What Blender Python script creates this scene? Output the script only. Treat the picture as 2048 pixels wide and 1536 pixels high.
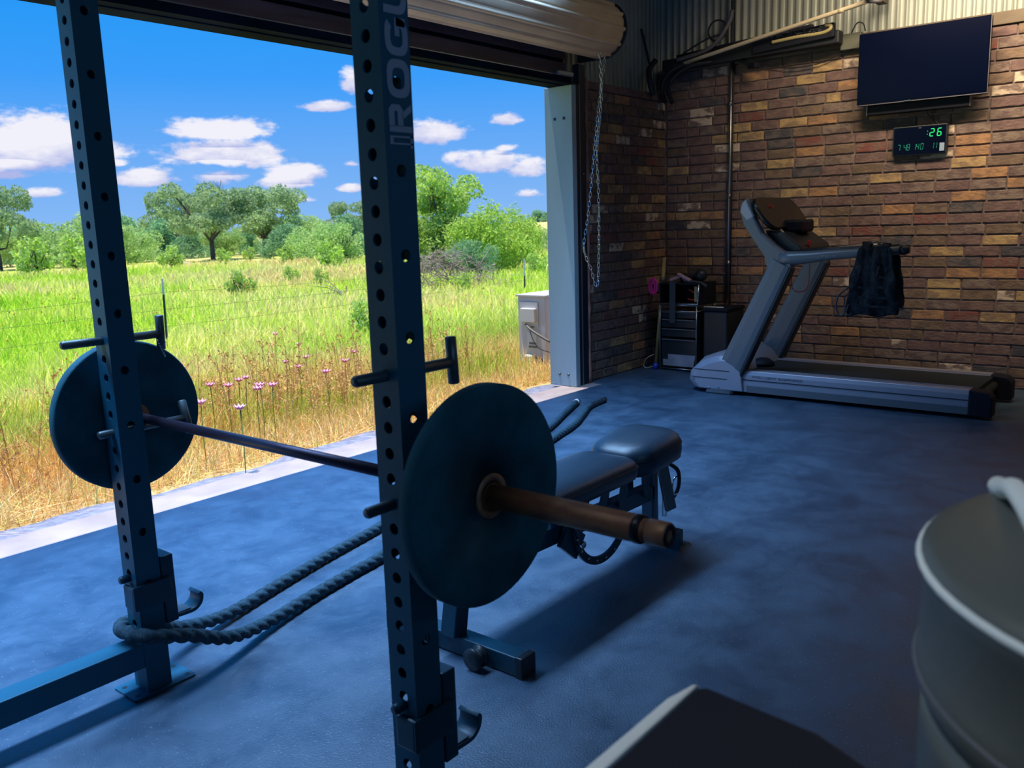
import bpy, bmesh, math, random
import numpy as np
from mathutils import Vector, Matrix
PI = math.pi
random.seed(7); rng = np.random.default_rng(11)
for o in list(bpy.data.objects): bpy.data.objects.remove(o, do_unlink=True)
scn = bpy.context.scene
COL = scn.collection

# ------------------------------------------------------------------ camera
F_PX = 1744.87; YAW, PITCH, ROLL = 0.685667, 0.182061, -0.0311677
CAM = Vector((-1.20782, -1.28374, 1.36784))
fw = Vector((math.cos(PITCH)*math.cos(YAW), math.cos(PITCH)*math.sin(YAW), -math.sin(PITCH)))
rt = Vector((math.sin(YAW), -math.cos(YAW), 0)); up = rt.cross(fw)
r2 = math.cos(ROLL)*rt + math.sin(ROLL)*up; u2 = -math.sin(ROLL)*rt + math.cos(ROLL)*up
cd = bpy.data.cameras.new('camera'); cam = bpy.data.objects.new('camera', cd); COL.objects.link(cam)
cam.matrix_world = Matrix(((r2.x, u2.x, -fw.x, CAM.x), (r2.y, u2.y, -fw.y, CAM.y), (r2.z, u2.z, -fw.z, CAM.z), (0, 0, 0, 1)))
cd.sensor_width = 36; cd.lens = F_PX/2048*36; cd.clip_start = 0.05; cd.clip_end = 2000
cd.dof.use_dof = True; cd.dof.focus_distance = 4.0; cd.dof.aperture_fstop = 2.8*2.2
scn.camera = cam

# ------------------------------------------------------------------ exposure, world, sun, lights
scn.view_settings.view_transform = 'Standard'; scn.view_settings.look = 'None'
scn.view_settings.gamma = 1; scn.view_settings.exposure = 0.0; scn.view_settings.use_curve_mapping = False

def make_world():
    w = bpy.data.worlds.new('sky'); scn.world = w; w.use_nodes = True
    nt = w.node_tree; N = nt.nodes; L = nt.links; N.clear()
    def math_(op, a, b=None, c=None, clamp=False):
        n = N.new('ShaderNodeMath'); n.operation = op; n.use_clamp = clamp
        for i, v in enumerate((a, b, c)):
            if v is None: continue
            if isinstance(v, (int, float)): n.inputs[i].default_value = v
            else: L.new(v, n.inputs[i])
        return n.outputs[0]
    tc = N.new('ShaderNodeTexCoord'); sp = N.new('ShaderNodeSeparateXYZ'); L.new(tc.outputs['Generated'], sp.inputs[0])
    az = math_('ARCTAN2', sp.outputs[1], sp.outputs[0]); el = math_('ARCSINE', sp.outputs[2])
    ramp = N.new('ShaderNodeValToRGB'); L.new(math_('DIVIDE', el, PI/2, clamp=True), ramp.inputs[0])
    e = ramp.color_ramp.elements; e[0].position = 0; e[0].color = (.26, .50, .92, 1)
    for pos, c in ((.04, (.17, .43, .92, 1)), (.10, (.045, .34, .95, 1)), (.17, (.004, .30, .93, 1)), (.30, (.0, .24, .86, 1))):
        x = e.new(pos); x.color = c
    e[-1].position = 1; e[-1].color = (.0, .20, .74, 1)
    noi = N.new('ShaderNodeTexNoise'); noi.inputs['Scale'].default_value = 24; noi.inputs['Detail'].default_value = 7; noi.inputs['Roughness'].default_value = .6
    mp = N.new('ShaderNodeMapping'); mp.inputs['Scale'].default_value = (1, 1, 2.2); L.new(tc.outputs['Generated'], mp.inputs[0]); L.new(mp.outputs[0], noi.inputs['Vector'])
    nz = math_('SUBTRACT', noi.outputs[0], .5)
    best = None; sh = None
    for (a, el_, wa, we, k) in CLOUDS:
        dx = math_('DIVIDE', math_('SUBTRACT', az, a), wa); dy = math_('DIVIDE', math_('SUBTRACT', el, el_), we)
        # flat bottoms: lower half squeezed
        dyc = math_('MAXIMUM', dy, math_('MULTIPLY', dy, -1.7))
        d = math_('SUBTRACT', 1.0, math_('SQRT', math_('ADD', math_('MULTIPLY', dx, dx), math_('MULTIPLY', dyc, dyc))))
        d = math_('MULTIPLY', math_('MAXIMUM', d, -1.0), k)
        best = d if best is None else math_('MAXIMUM', best, d)
        s = math_('MULTIPLY', math_('MAXIMUM', math_('SUBTRACT', 1.0, math_('ABSOLUTE', dx)), 0.0), dy)
        inside = math_('GREATER_THAN', d, -.5); s = math_('MULTIPLY', s, inside)
        sh = s if sh is None else math_('ADD', sh, s)
    # loose fair-weather clouds over the rest of the sky
    n2 = N.new('ShaderNodeTexNoise'); n2.inputs['Scale'].default_value = 3.2; n2.inputs['Detail'].default_value = 5
    L.new(tc.outputs['Generated'], n2.inputs['Vector'])
    rest = math_('MULTIPLY', math_('SUBTRACT', n2.outputs[0], .60), 3.0)
    far = math_('MULTIPLY', math_('MAXIMUM', math_('SUBTRACT', math_('ABSOLUTE', math_('SUBTRACT', az, .95)), .45), 0.0), 6.0, clamp=True)
    rest = math_('SUBTRACT', math_('MULTIPLY', far, math_('ADD', rest, .6)), .6)
    tot = math_('ADD', math_('MAXIMUM', best, rest), math_('MULTIPLY', nz, 1.9))
    mr = N.new('ShaderNodeMapRange'); mr.interpolation_type = 'SMOOTHSTEP'; L.new(tot, mr.inputs[0])
    mr.inputs[1].default_value = .0; mr.inputs[2].default_value = .42
    shade = N.new('ShaderNodeMapRange'); L.new(math_('ADD', math_('ADD', math_('MULTIPLY', sh, .8), math_('MULTIPLY', nz, 1.6)), math_('MULTIPLY', tot, .25)), shade.inputs[0])
    shade.inputs[1].default_value = -.35; shade.inputs[2].default_value = .45
    cc = N.new('ShaderNodeMix'); cc.data_type = 'RGBA'; L.new(shade.outputs[0], cc.inputs[0])
    cc.inputs[6].default_value = (.44, .48, .80, 1); cc.inputs[7].default_value = (.92, .90, .97, 1)
    mx = N.new('ShaderNodeMix'); mx.data_type = 'RGBA'; L.new(math_('MULTIPLY', mr.outputs[0], .95), mx.inputs[0]); L.new(ramp.outputs[0], mx.inputs[6]); L.new(cc.outputs[2], mx.inputs[7])
    bg = N.new('ShaderNodeBackground'); L.new(mx.outputs[2], bg.inputs[0]); bg.inputs[1].default_value = 1.0
    out = N.new('ShaderNodeOutputWorld'); L.new(bg.outputs[0], out.inputs[0])

def ray(x, y):
    return (fw + (x-1024)/F_PX*r2 - (y-768)/F_PX*u2).normalized()
# world directions of the cumulus clouds: azimuth, elevation, half-widths (radians), weight
def cl(x, y, w, h, k=1.0):
    d = ray(x, y); return (math.atan2(d.y, d.x), math.asin(d.z), w/F_PX/2*1.15, h/F_PX/2*1.35, k)
CLOUDS = [cl(80, 300, 240, 100, 1.2), cl(20, 325, 150, 50), cl(20, 350, 90, 24, .8), cl(290, 358, 130, 38), cl(437, 264, 210, 46), cl(455, 312, 220, 58),
          cl(440, 355, 110, 26, .6), cl(600, 348, 130, 32), cl(570, 368, 120, 26, .7), cl(655, 214, 110, 28), cl(705, 172, 60, 46), cl(705, 377, 50, 18),
          cl(860, 268, 130, 52), cl(1012, 240, 54, 34), cl(975, 325, 150, 46), cl(1055, 338, 70, 36, .8), cl(1012, 298, 60, 16, .7),
          cl(1060, 390, 70, 18, .6), cl(700, 328, 40, 14, .6), cl(80, 388, 60, 16, .7), cl(235, 328, 36, 16, .6), cl(590, 398, 60, 14, .6)]
make_world()

def lamp(name, kind, loc, energy, color, rot=(0, 0, 0), size=(1, 1), spread=None):
    d = bpy.data.lights.new(name, kind); d.energy = energy; d.color = color
    if kind == 'AREA':
        d.shape = 'RECTANGLE'; d.size, d.size_y = size
        if spread: d.spread = spread
    o = bpy.data.objects.new(name, d); COL.objects.link(o); o.location = loc; o.rotation_euler = rot
    return o
sun = lamp('sun', 'SUN', (0, 8, 12), 6.8, (1.0, .93, .78))
sun.data.angle = math.radians(.53)
sun.rotation_euler = Vector((.05, -.135, -1)).to_track_quat('-Z', 'Y').to_euler()
# added cool fills over the rack bay, a warm ceiling tube by the screen wall
lamp('tube_or_fill_light', 'AREA', (.6, 2.1, 3.58), 235, (.34, .60, 1.0), size=(6.5, .6), spread=math.radians(84))  # unseen cool fill added to brighten the floor near the door
lamp('tube_or_fill_light', 'AREA', (4.9, -.3, 3.50), 68, (1.0, .76, .52), size=(.4, 2.8), rot=(0, math.radians(-56), 0), spread=math.radians(112))
lamp('tube_or_fill_light', 'AREA', (-.8, -3.93, 2.3), 17, (.26, .55, 1.0), rot=(math.radians(90), 0, 0), size=(3.2, .5))  # unseen fill added on the rear wall for faces turned from the door

lamp('added_spot_light', 'AREA', (-1.1, .1, 3.5), 1.5, (.85, .92, 1.0), rot=(math.radians(-24), math.radians(-13), 0), size=(.15, .15), spread=math.radians(42))  # unseen spot added to brighten the case strip and barrel rim

# ------------------------------------------------------------------ materials
def mat(name, color, rough=.6, metal=0., var=.0, scale=12., bump=0., bscale=60., spec=.5, objvar=0., stretch=None, emit=None, col2=None, lo=.35, hi=.65, detail=5):
    m = bpy.data.materials.new(name); m.use_nodes = True; nt = m.node_tree; N = nt.nodes; L = nt.links
    b = N['Principled BSDF']; b.inputs['Roughness'].default_value = rough; b.inputs['Metallic'].default_value = metal
    b.inputs['Specular IOR Level'].default_value = spec
    c = tuple(color)+(1,)
    b.inputs['Base Color'].default_value = c
    tc = N.new('ShaderNodeTexCoord'); vec = tc.outputs['Object']
    if stretch:
        mp = N.new('ShaderNodeMapping'); mp.inputs['Scale'].default_value = stretch; L.new(vec, mp.inputs[0]); vec = mp.outputs[0]
    if objvar:
        oi = N.new('ShaderNodeObjectInfo'); ad = N.new('ShaderNodeVectorMath'); ad.operation = 'MULTIPLY_ADD'
        cmb = N.new('ShaderNodeCombineXYZ'); L.new(oi.outputs['Random'], cmb.inputs[0]); L.new(oi.outputs['Random'], cmb.inputs[1])
        L.new(cmb.outputs[0], ad.inputs[0]); ad.inputs[1].default_value = (37, 53, 11); L.new(vec, ad.inputs[2]); vec = ad.outputs[0]
    if var or col2:
        n = N.new('ShaderNodeTexNoise'); n.inputs['Scale'].default_value = scale; n.inputs['Detail'].default_value = detail; L.new(vec, n.inputs['Vector'])
        mr = N.new('ShaderNodeMapRange'); L.new(n.outputs[0], mr.inputs[0]); mr.inputs[1].default_value = lo; mr.inputs[2].default_value = hi
        mx = N.new('ShaderNodeMix'); mx.data_type = 'RGBA'; L.new(mr.outputs[0], mx.inputs[0])
        mx.inputs[6].default_value = tuple(v*(1-var) for v in color)+(1,)
        mx.inputs[7].default_value = (tuple(col2) if col2 else tuple(min(1, v*(1+var)) for v in color))+(1,)
        if col2: mx.inputs[6].default_value = c
        L.new(mx.outputs[2], b.inputs['Base Color'])
    if bump:
        n = N.new('ShaderNodeTexNoise'); n.inputs['Scale'].default_value = bscale; n.inputs['Detail'].default_value = 4; L.new(vec, n.inputs['Vector'])
        bp = N.new('ShaderNodeBump'); bp.inputs['Strength'].default_value = bump; bp.inputs['Distance'].default_value = .01
        L.new(n.outputs[0], bp.inputs['Height']); L.new(bp.outputs[0], b.inputs['Normal'])
    if emit:
        b.inputs['Emission Color'].default_value = tuple(emit[:3])+(1,); b.inputs['Emission Strength'].default_value = emit[3]
    return m

def attr_mat(name, rough=.8, transl=.25, var=.2, scale=3.):
    """vegetation: colour of each blade / leaf is stored per face, light passes through thin leaves"""
    m = bpy.data.materials.new(name); m.use_nodes = True; nt = m.node_tree; N = nt.nodes; L = nt.links
    b = N['Principled BSDF']; b.inputs['Roughness'].default_value = rough; b.inputs['Specular IOR Level'].default_value = .15
    a = N.new('ShaderNodeAttribute'); a.attribute_name = 'Col'
    oi = N.new('ShaderNodeObjectInfo'); mr = N.new('ShaderNodeMapRange'); L.new(oi.outputs['Random'], mr.inputs[0]); mr.inputs[3].default_value = 1-var; mr.inputs[4].default_value = 1+var
    mx = N.new('ShaderNodeVectorMath'); mx.operation = 'SCALE'; L.new(a.outputs['Color'], mx.inputs[0]); L.new(mr.outputs[0], mx.inputs['Scale'])
    L.new(mx.outputs[0], b.inputs['Base Color'])
    t = N.new('ShaderNodeBsdfTranslucent'); L.new(mx.outputs[0], t.inputs[0])
    s = N.new('ShaderNodeMixShader'); s.inputs[0].default_value = transl; L.new(b.outputs[0], s.inputs[1]); L.new(t.outputs[0], s.inputs[2])
    L.new(s.outputs[0], N['Material Output'].inputs[0])
    return m

M = {}
M['post'] = mat('powder_coat_with_glare', (.008, .105, .175), .5, 0, bump=.05, bscale=400, spec=.35)  # navy lift in this black coat stands in for veiling glare
M['black_steel'] = mat('black_steel', (.010, .058, .095), .38, .1, spec=.5)
M['pin_steel'] = mat('zinc_pin_steel', (.10, .13, .15), .42, .6)
M['lettering'] = mat('grey_lettering', (.34, .38, .48), .6)
M['rubber'] = mat('plate_rubber', (.008, .090, .130), .75, 0, var=.3, scale=9, bump=.15, bscale=120, spec=.3)  # black rubber lifted to navy, glare haze put into the colour
M['rust'] = mat('rusty_sleeve', (.24, .105, .070), .5, .2, scale=22, bump=.1, bscale=90, col2=(.34, .18, .09), stretch=(3, 1, 3))
M['rust_edge'] = mat('worn_rust', (.24, .16, .13), .4, .7, var=.3, scale=60)
M['bar'] = mat('dark_bar_steel', (.07, .055, .09), .34, .7, bump=.1, bscale=900)
M['bar_dark'] = mat('bar_end_steel', (.02, .02, .03), .4, .6)
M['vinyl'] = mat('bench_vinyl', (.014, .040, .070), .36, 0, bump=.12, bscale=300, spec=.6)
M['chrome'] = mat('chrome', (.55, .6, .66), .25, 1.)
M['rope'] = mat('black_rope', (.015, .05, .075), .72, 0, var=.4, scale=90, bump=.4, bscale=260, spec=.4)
M['tread_grey'] = mat('treadmill_grey_paint', (.135, .155, .18), .38, .15, spec=.6)
M['tread_silver'] = mat('treadmill_silver', (.34, .35, .42), .38, .25, spec=.6)
M['tread_lip'] = mat('treadmill_shadow_gap', (.015, .02, .03), .6)
M['belt'] = mat('running_belt', (.010, .018, .022), .8, 0, bump=.1, bscale=500)
M['plastic_black'] = mat('black_plastic', (.012, .018, .025), .4)
M['plastic_dark'] = mat('dark_plastic', (.010, .012, .022), .6, spec=.25)
M['screen'] = mat('dark_glass', (.001, .003, .016), .22, 0, spec=.15)
M['console_glass'] = mat('console_glass', (.012, .014, .013), .3)
M['red'] = mat('red_plastic', (.55, .03, .03), .5)
M['pink'] = mat('pink_foam', (.85, .03, .33), .55)
M['pale_pink'] = mat('pale_pink_strap', (.50, .30, .36), .6)
M['wood_stick'] = mat('pale_wood', (.42, .33, .14), .6, var=.2, scale=8, stretch=(8, 8, 1))
M['fabric'] = mat('dark_webbing', (.018, .026, .036), .85, 0, var=.5, scale=30, bump=.6, bscale=45, spec=.2)
M['fabric_light'] = mat('grey_webbing', (.05, .065, .08), .85, bump=.3, bscale=200)
M['cream'] = mat('cream_plastic', (.60, .52, .36), .55)
M['white_plastic'] = mat('white_plastic', (.70, .70, .72), .5)
M['paper'] = mat('cardboard_white', (.33, .34, .42), .7, var=.25, scale=9)
M['clear'] = mat('smoked_drawer', (.02, .03, .04), .25, 0, spec=.6)
M['jamb'] = mat('primed_jamb_steel', (.27, .40, .48), .5, .1, var=.08, scale=3, stretch=(1, 1, .2))
M['track'] = mat('guide_track_steel', (.022, .034, .055), .4, .6)
M['track_light'] = mat('galvanised_lip', (.22, .27, .33), .4, .7)
M['header'] = mat('header_steel', (.006, .012, .026), .9, 0, spec=.05, var=.4, scale=2.5, stretch=(1, 1, 3))
M['header_board'] = mat('header_board', (.075, .065, .11), .6, 0, var=.3, scale=3, stretch=(.6, 3, 6))
M['foam_strip'] = mat('mortar_strip', (.30, .16, .13), .8, var=.4, scale=5, bump=.5, bscale=30)
M['curtain'] = mat('roll_curtain_paint', (.72, .62, .48), .7, .1, var=.08, scale=4)
M['curtain_dark'] = mat('roll_end_plate', (.02, .03, .04), .5, .3)
M['siding'] = mat('corrugated_siding', (.32, .36, .33), .5, .25, var=.15, scale=1.5)
M['timber'] = mat('top_plate_timber', (.13, .105, .075), .75, var=.3, scale=5, stretch=(1, .3, 1))
M['cable'] = mat('black_cable', (.010, .014, .020), .5)
M['cable_grey'] = mat('grey_cable', (.12, .12, .14), .5)
M['conduit'] = mat('galvanised_conduit', (.30, .32, .36), .3, .9)
M['grass_green'] = attr_mat('grass_blades')
M['leaf'] = attr_mat('tree_leaves', transl=.42, var=.12)
M['bark'] = mat('bark', (.10, .085, .08), .9, var=.4, scale=6, bump=.5, bscale=20)
M['twig'] = mat('dead_twigs', (.34, .27, .26), .9, var=.3, scale=3)
M['petal'] = mat('pink_petals', (.75, .30, .62), .6)
M['stem'] = mat('flower_stem', (.20, .30, .07), .8)
M['red_petal'] = mat('small_red_petals', (.42, .07, .02), .7)
M['yellow_petal'] = mat('small_yellow_petals', (.80, .62, .03), .7)
M['tpost'] = mat('green_post_steel', (.035, .07, .07), .6)
M['tpost_tip'] = mat('white_post_tip', (.62, .70, .78), .5)
M['wire'] = mat('fence_wire', (.10, .12, .09), .5, .5)
M['ac'] = mat('condenser_enamel', (.60, .60, .64), .5, var=.05, scale=3)
M['ac_dark'] = mat('condenser_label', (.14, .17, .17), .6)
M['stone'] = mat('pale_rock', (.66, .58, .50), .8, var=.15, scale=3)
M['ceiling'] = mat('ceiling_panel', (.20, .21, .23), .8)
M['plainwall'] = mat('inner_wall', (.10, .10, .11), .9)
M['lid'] = mat('grey_barrel_plastic', (.095, .105, .098), .42, 0, var=.12, scale=4, spec=.5)
M['pale_edge'] = mat('pale_rim', (.80, .86, .86), .45)
M['led'] = mat('green_led', (.0, .25, .08), .5, emit=(.02, .75, .18, .9))
M['led_dim'] = mat('green_led_dim', (.0, .15, .08), .5, emit=(.05, .8, .45, .35))
M['mortar'] = mat('mortar', (.22, .165, .15), .9, var=.25, scale=14, bump=.5, bscale=70)

def floor_mat():
    m = mat('rubber_floor', (.045, .075, .13), .40, 0, spec=1.0)
    nt = m.node_tree; N = nt.nodes; L = nt.links; b = N['Principled BSDF']; tc = N.new('ShaderNodeTexCoord')
    n = N.new('ShaderNodeTexNoise'); n.inputs['Scale'].default_value = 3.6; n.inputs['Detail'].default_value = 9; n.inputs['Roughness'].default_value = .7; n.inputs['Distortion'].default_value = .3; L.new(tc.outputs['Object'], n.inputs['Vector'])
    r = N.new('ShaderNodeValToRGB'); L.new(n.outputs[0], r.inputs[0]); r.color_ramp.elements[0].position = .36; r.color_ramp.elements[0].color = (.020, .050, .092, 1); r.color_ramp.elements[1].position = .66; r.color_ramp.elements[1].color = (.046, .096, .158, 1)
    v = N.new('ShaderNodeTexVoronoi'); v.inputs['Scale'].default_value = 95; L.new(tc.outputs['Object'], v.inputs['Vector'])
    lt = N.new('ShaderNodeMath'); lt.operation = 'LESS_THAN'; L.new(v.outputs['Distance'], lt.inputs[0]); lt.inputs[1].default_value = .17
    sp = N.new('ShaderNodeSeparateXYZ'); L.new(v.outputs['Color'], sp.inputs[0]); g = N.new('ShaderNodeMath'); g.operation = 'GREATER_THAN'; L.new(sp.outputs[0], g.inputs[0]); g.inputs[1].default_value = .80
    mu = N.new('ShaderNodeMath'); mu.operation = 'MULTIPLY'; L.new(lt.outputs[0], mu.inputs[0]); L.new(g.outputs[0], mu.inputs[1])
    mx = N.new('ShaderNodeMix'); mx.data_type = 'RGBA'; L.new(mu.outputs[0], mx.inputs[0]); L.new(r.outputs[0], mx.inputs[6]); mx.inputs[7].default_value = (.22, .26, .34, 1); L.new(mx.outputs[2], b.inputs['Base Color'])
    mr = N.new('ShaderNodeMapRange'); L.new(n.outputs[0], mr.inputs[0]); mr.inputs[1].default_value = .35; mr.inputs[2].default_value = .65; mr.inputs[3].default_value = .34; mr.inputs[4].default_value = .52; L.new(mr.outputs[0], b.inputs['Roughness'])
    n2 = N.new('ShaderNodeTexNoise'); n2.inputs['Scale'].default_value = 170; n2.inputs['Detail'].default_value = 2; L.new(tc.outputs['Object'], n2.inputs['Vector'])
    bp = N.new('ShaderNodeBump'); bp.inputs['Strength'].default_value = .35; bp.inputs['Distance'].default_value = .004; L.new(n2.outputs[0], bp.inputs['Height']); L.new(bp.outputs[0], b.inputs['Normal'])
    return m
M['floor'] = floor_mat()
M['concrete'] = mat('threshold_concrete', (.27, .22, .225), .85, var=.12, scale=5, bump=.3, bscale=120)
M['apron'] = mat('apron_concrete', (.18, .19, .27), .9, var=.25, scale=22, bump=.5, bscale=60)

def ground_mat():
    m = bpy.data.materials.new('meadow_ground'); m.use_nodes = True; nt = m.node_tree; N = nt.nodes; L = nt.links; b = N['Principled BSDF']
    b.inputs['Roughness'].default_value = .95; b.inputs['Specular IOR Level'].default_value = .05
    tc = N.new('ShaderNodeTexCoord'); sp = N.new('ShaderNodeSeparateXYZ'); L.new(tc.outputs['Object'], sp.inputs[0])
    def noise(s, d=6, sc=(1, 1, 1)):
        mp = N.new('ShaderNodeMapping'); mp.inputs['Scale'].default_value = sc; L.new(tc.outputs['Object'], mp.inputs[0])
        n = N.new('ShaderNodeTexNoise'); n.inputs['Scale'].default_value = s; n.inputs['Detail'].default_value = d; n.inputs['Roughness'].default_value = .65; L.new(mp.outputs[0], n.inputs['Vector']); return n.outputs[0]
    def ramp(f, stops):
        r = N.new('ShaderNodeValToRGB'); L.new(f, r.inputs[0]); e = r.color_ramp.elements
        e[0].position, e[0].color = stops[0][0], stops[0][1]+(1,); e[-1].position, e[-1].color = stops[-1][0], stops[-1][1]+(1,)
        for p_, c_ in stops[1:-1]: x = e.new(p_); x.color = c_+(1,)
        return r.outputs[0]
    def mix(f, a, c):
        x = N.new('ShaderNodeMix'); x.data_type = 'RGBA'; L.new(f, x.inputs[0]); L.new(a, x.inputs[6]); L.new(c, x.inputs[7]); return x.outputs[2]
    green = ramp(noise(.22, 8), [(.30, (.22, .40, .03)), (.48, (.30, .45, .05)), (.62, (.40, .46, .12)), (.75, (.52, .46, .19))])
    fine = ramp(noise(5, 9), [(.3, (.55, .6, .5)), (.7, (1.25, 1.2, 1.1))])
    mu = N.new('ShaderNodeMix'); mu.data_type = 'RGBA'; mu.blend_type = 'MULTIPLY'; mu.inputs[0].default_value = 1; L.new(green, mu.inputs[6]); L.new(fine, mu.inputs[7])
    straw = ramp(noise(9, 8), [(.3, (.34, .22, .10)), (.6, (.60, .42, .20)), (.8, (.72, .55, .30))])
    d = N.new('ShaderNodeMath'); d.operation = 'MULTIPLY_ADD'; L.new(noise(.8), d.inputs[0]); d.inputs[1].default_value = 4; L.new(sp.outputs[1], d.inputs[2])
    f1 = N.new('ShaderNodeMapRange'); L.new(d.outputs[0], f1.inputs[0]); f1.inputs[1].default_value = 6.0; f1.inputs[2].default_value = 9
    tan = ramp(noise(.15, 6, (1, .5, 1)), [(.35, (.50, .56, .12)), (.6, (.68, .56, .26))])
    ln = N.new('ShaderNodeVectorMath'); ln.operation = 'LENGTH'; L.new(tc.outputs['Object'], ln.inputs[0])
    f2 = N.new('ShaderNodeMapRange'); L.new(ln.outputs['Value'], f2.inputs[0]); f2.inputs[1].default_value = 38; f2.inputs[2].default_value = 66
    L.new(mix(f2.outputs[0], mix(f1.outputs[0], straw, mu.outputs[2]), tan), b.inputs['Base Color'])
    return m
M['ground'] = ground_mat()

# ------------------------------------------------------------------ mesh builder
class MB:
    def __init__(s): s.v = []; s.f = []; s.m = []; s.sm = []
    def add(s, vs, fs, mi=0, smooth=False):
        o = len(s.v); s.v += [tuple(x) for x in vs]
        for f in fs: s.f.append(tuple(i+o for i in f)); s.m.append(mi); s.sm.append(smooth)
        return s
    def box(s, c, d, mi=0, rot=None, taper=None):
        c = Vector(c); h = Vector(d)/2; vs = []
        for z in (-1, 1):
            for x, y in ((-1, -1), (1, -1), (1, 1), (-1, 1)):
                p = Vector((x*h.x, y*h.y, z*h.z))
                if taper and z > 0: p.x *= taper; p.y *= taper
                if rot is not None: p = rot @ p
                vs.append(c+p)
        return s.add(vs, [(3, 2, 1, 0), (4, 5, 6, 7), (0, 1, 5, 4), (1, 2, 6, 5), (2, 3, 7, 6), (3, 0, 4, 7)], mi)
    def bar(s, a, b, w, h, mi=0, upv=(0, 0, 1)):
        a, b = Vector(a), Vector(b); x = (b-a); ln = x.length; x.normalize(); u = Vector(upv)
        if abs(x.dot(u)) > .98: u = Vector((0, 1, 0))
        y = u.cross(x).normalized(); z = x.cross(y)
        R = Matrix((x, y, z)).transposed()
        return s.box((a+b)/2, (ln, w, h), mi, R)
    def tube(s, pts, r, n=10, mi=0, caps=True, rf=None, twist=None):
        pts = [Vector(p) for p in pts]; rings = []; t0 = (pts[1]-pts[0]).normalized()
        u = Vector((0, 0, 1)) if abs(t0.z) < .9 else Vector((1, 0, 0)); u = (u-t0*u.dot(t0)).normalized()
        vs = []
        for i, p in enumerate(pts):
            t = ((pts[min(i+1, len(pts)-1)]-pts[max(i-1, 0)])).normalized(); u = (u-t*u.dot(t)).normalized(); w = t.cross(u)
            rr = r[i] if isinstance(r, (list, tuple)) else r
            for k in range(n):
                a = 2*PI*k/n; q = rr*(rf(i, a) if rf else 1)
                vs.append(p+u*math.cos(a)*q+w*math.sin(a)*q)
        fs = [(i*n+k, i*n+(k+1) % n, (i+1)*n+(k+1) % n, (i+1)*n+k) for i in range(len(pts)-1) for k in range(n)]
        s.add(vs, fs, mi, True)
        if caps:
            o = len(s.v)-len(vs)
            s.f.append(tuple(o+k for k in reversed(range(n)))); s.m.append(mi); s.sm.append(False)
            e = o+(len(pts)-1)*n; s.f.append(tuple(e+k for k in range(n))); s.m.append(mi); s.sm.append(False)
        return s
    def lathe(s, prof, c, axis='z', n=32, mi=0, smooth=True):
        """prof: list of (radius, height along axis)"""
        c = Vector(c); vs = []
        for r, h in prof:
            for k in range(n):
                a = 2*PI*k/n; p = (r*math.cos(a), r*math.sin(a))
                q = {'z': (p[0], p[1], h), 'y': (p[0], h, -p[1]), 'x': (h, p[0], p[1])}[axis]; vs.append(c+Vector(q))
        fs = [(i*n+k, i*n+(k+1) % n, (i+1)*n+(k+1) % n, (i+1)*n+k) for i in range(len(prof)-1) for k in range(n)]
        s.add(vs, fs, mi, smooth)
        o = len(s.v)-len(vs)
        if prof[0][0] > 1e-5: s.f.append(tuple(o+k for k in reversed(range(n)))); s.m.append(mi); s.sm.append(False)
        if prof[-1][0] > 1e-5: e = o+(len(prof)-1)*n; s.f.append(tuple(e+k for k in range(n))); s.m.append(mi); s.sm.append(False)
        return s
    def prism(s, poly, axis, d0, d1, mi=0, smooth=False):
        """poly in the two axes other than `axis` (in x,y,z order)"""
        def P(a, b, d): return {'x': (d, a, b), 'y': (a, d, b), 'z': (a, b, d)}[axis]
        n = len(poly); vs = [P(a, b, d0) for a, b in poly]+[P(a, b, d1) for a, b in poly]
        s.add(vs, [(k, (k+1) % n, n+(k+1) % n, n+k) for k in range(n)], mi, smooth)
        o = len(s.v)-2*n
        s.f.append(tuple(o+k for k in reversed(range(n)))); s.f.append(tuple(o+n+k for k in range(n))); s.m += [mi, mi]; s.sm += [False, False]
        return s
    def sphere(s, c, r, n=12, mi=0):
        r = (r, r, r) if isinstance(r, (int, float)) else r; c = Vector(c); m = n//2; vs = []
        for i in range(m+1):
            th = PI*i/m
            for k in range(n): a = 2*PI*k/n; vs.append(c+Vector((r[0]*math.sin(th)*math.cos(a), r[1]*math.sin(th)*math.sin(a), r[2]*math.cos(th))))
        return s.add(vs, [(i*n+k, (i+1)*n+k, (i+1)*n+(k+1) % n, i*n+(k+1) % n) for i in range(m) for k in range(n)], mi, True)
    def build(s, name, mats, parent=None, bevel=0, seg=2, sub=0):
        me = bpy.data.meshes.new(name); me.from_pydata(s.v, [], s.f)
        for m in (mats if isinstance(mats, (list, tuple)) else [mats]): me.materials.append(m)
        me.polygons.foreach_set('material_index', s.m); me.polygons.foreach_set('use_smooth', s.sm); me.update()
        bm = bmesh.new(); bm.from_mesh(me); bmesh.ops.remove_doubles(bm, verts=bm.verts, dist=1e-6)
        bmesh.ops.recalc_face_normals(bm, faces=bm.faces); bm.to_mesh(me); bm.free()
        return link(me, name, parent, bevel, seg, sub)
def link(me, name, parent=None, bevel=0, seg=2, sub=0):
    o = bpy.data.objects.new(name, me); COL.objects.link(o)
    if parent:
        o.parent = parent
        o.matrix_parent_inverse = PINV[parent.name] if parent.name in PINV else Matrix.Identity(4)
    if bevel:
        b = o.modifiers.new('bevel', 'BEVEL'); b.width = bevel; b.segments = seg; b.limit_method = 'ANGLE'; b.angle_limit = math.radians(35)
    if sub:
        b = o.modifiers.new('sub', 'SUBSURF'); b.levels = sub; b.render_levels = sub
    return o
PINV = {}
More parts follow.
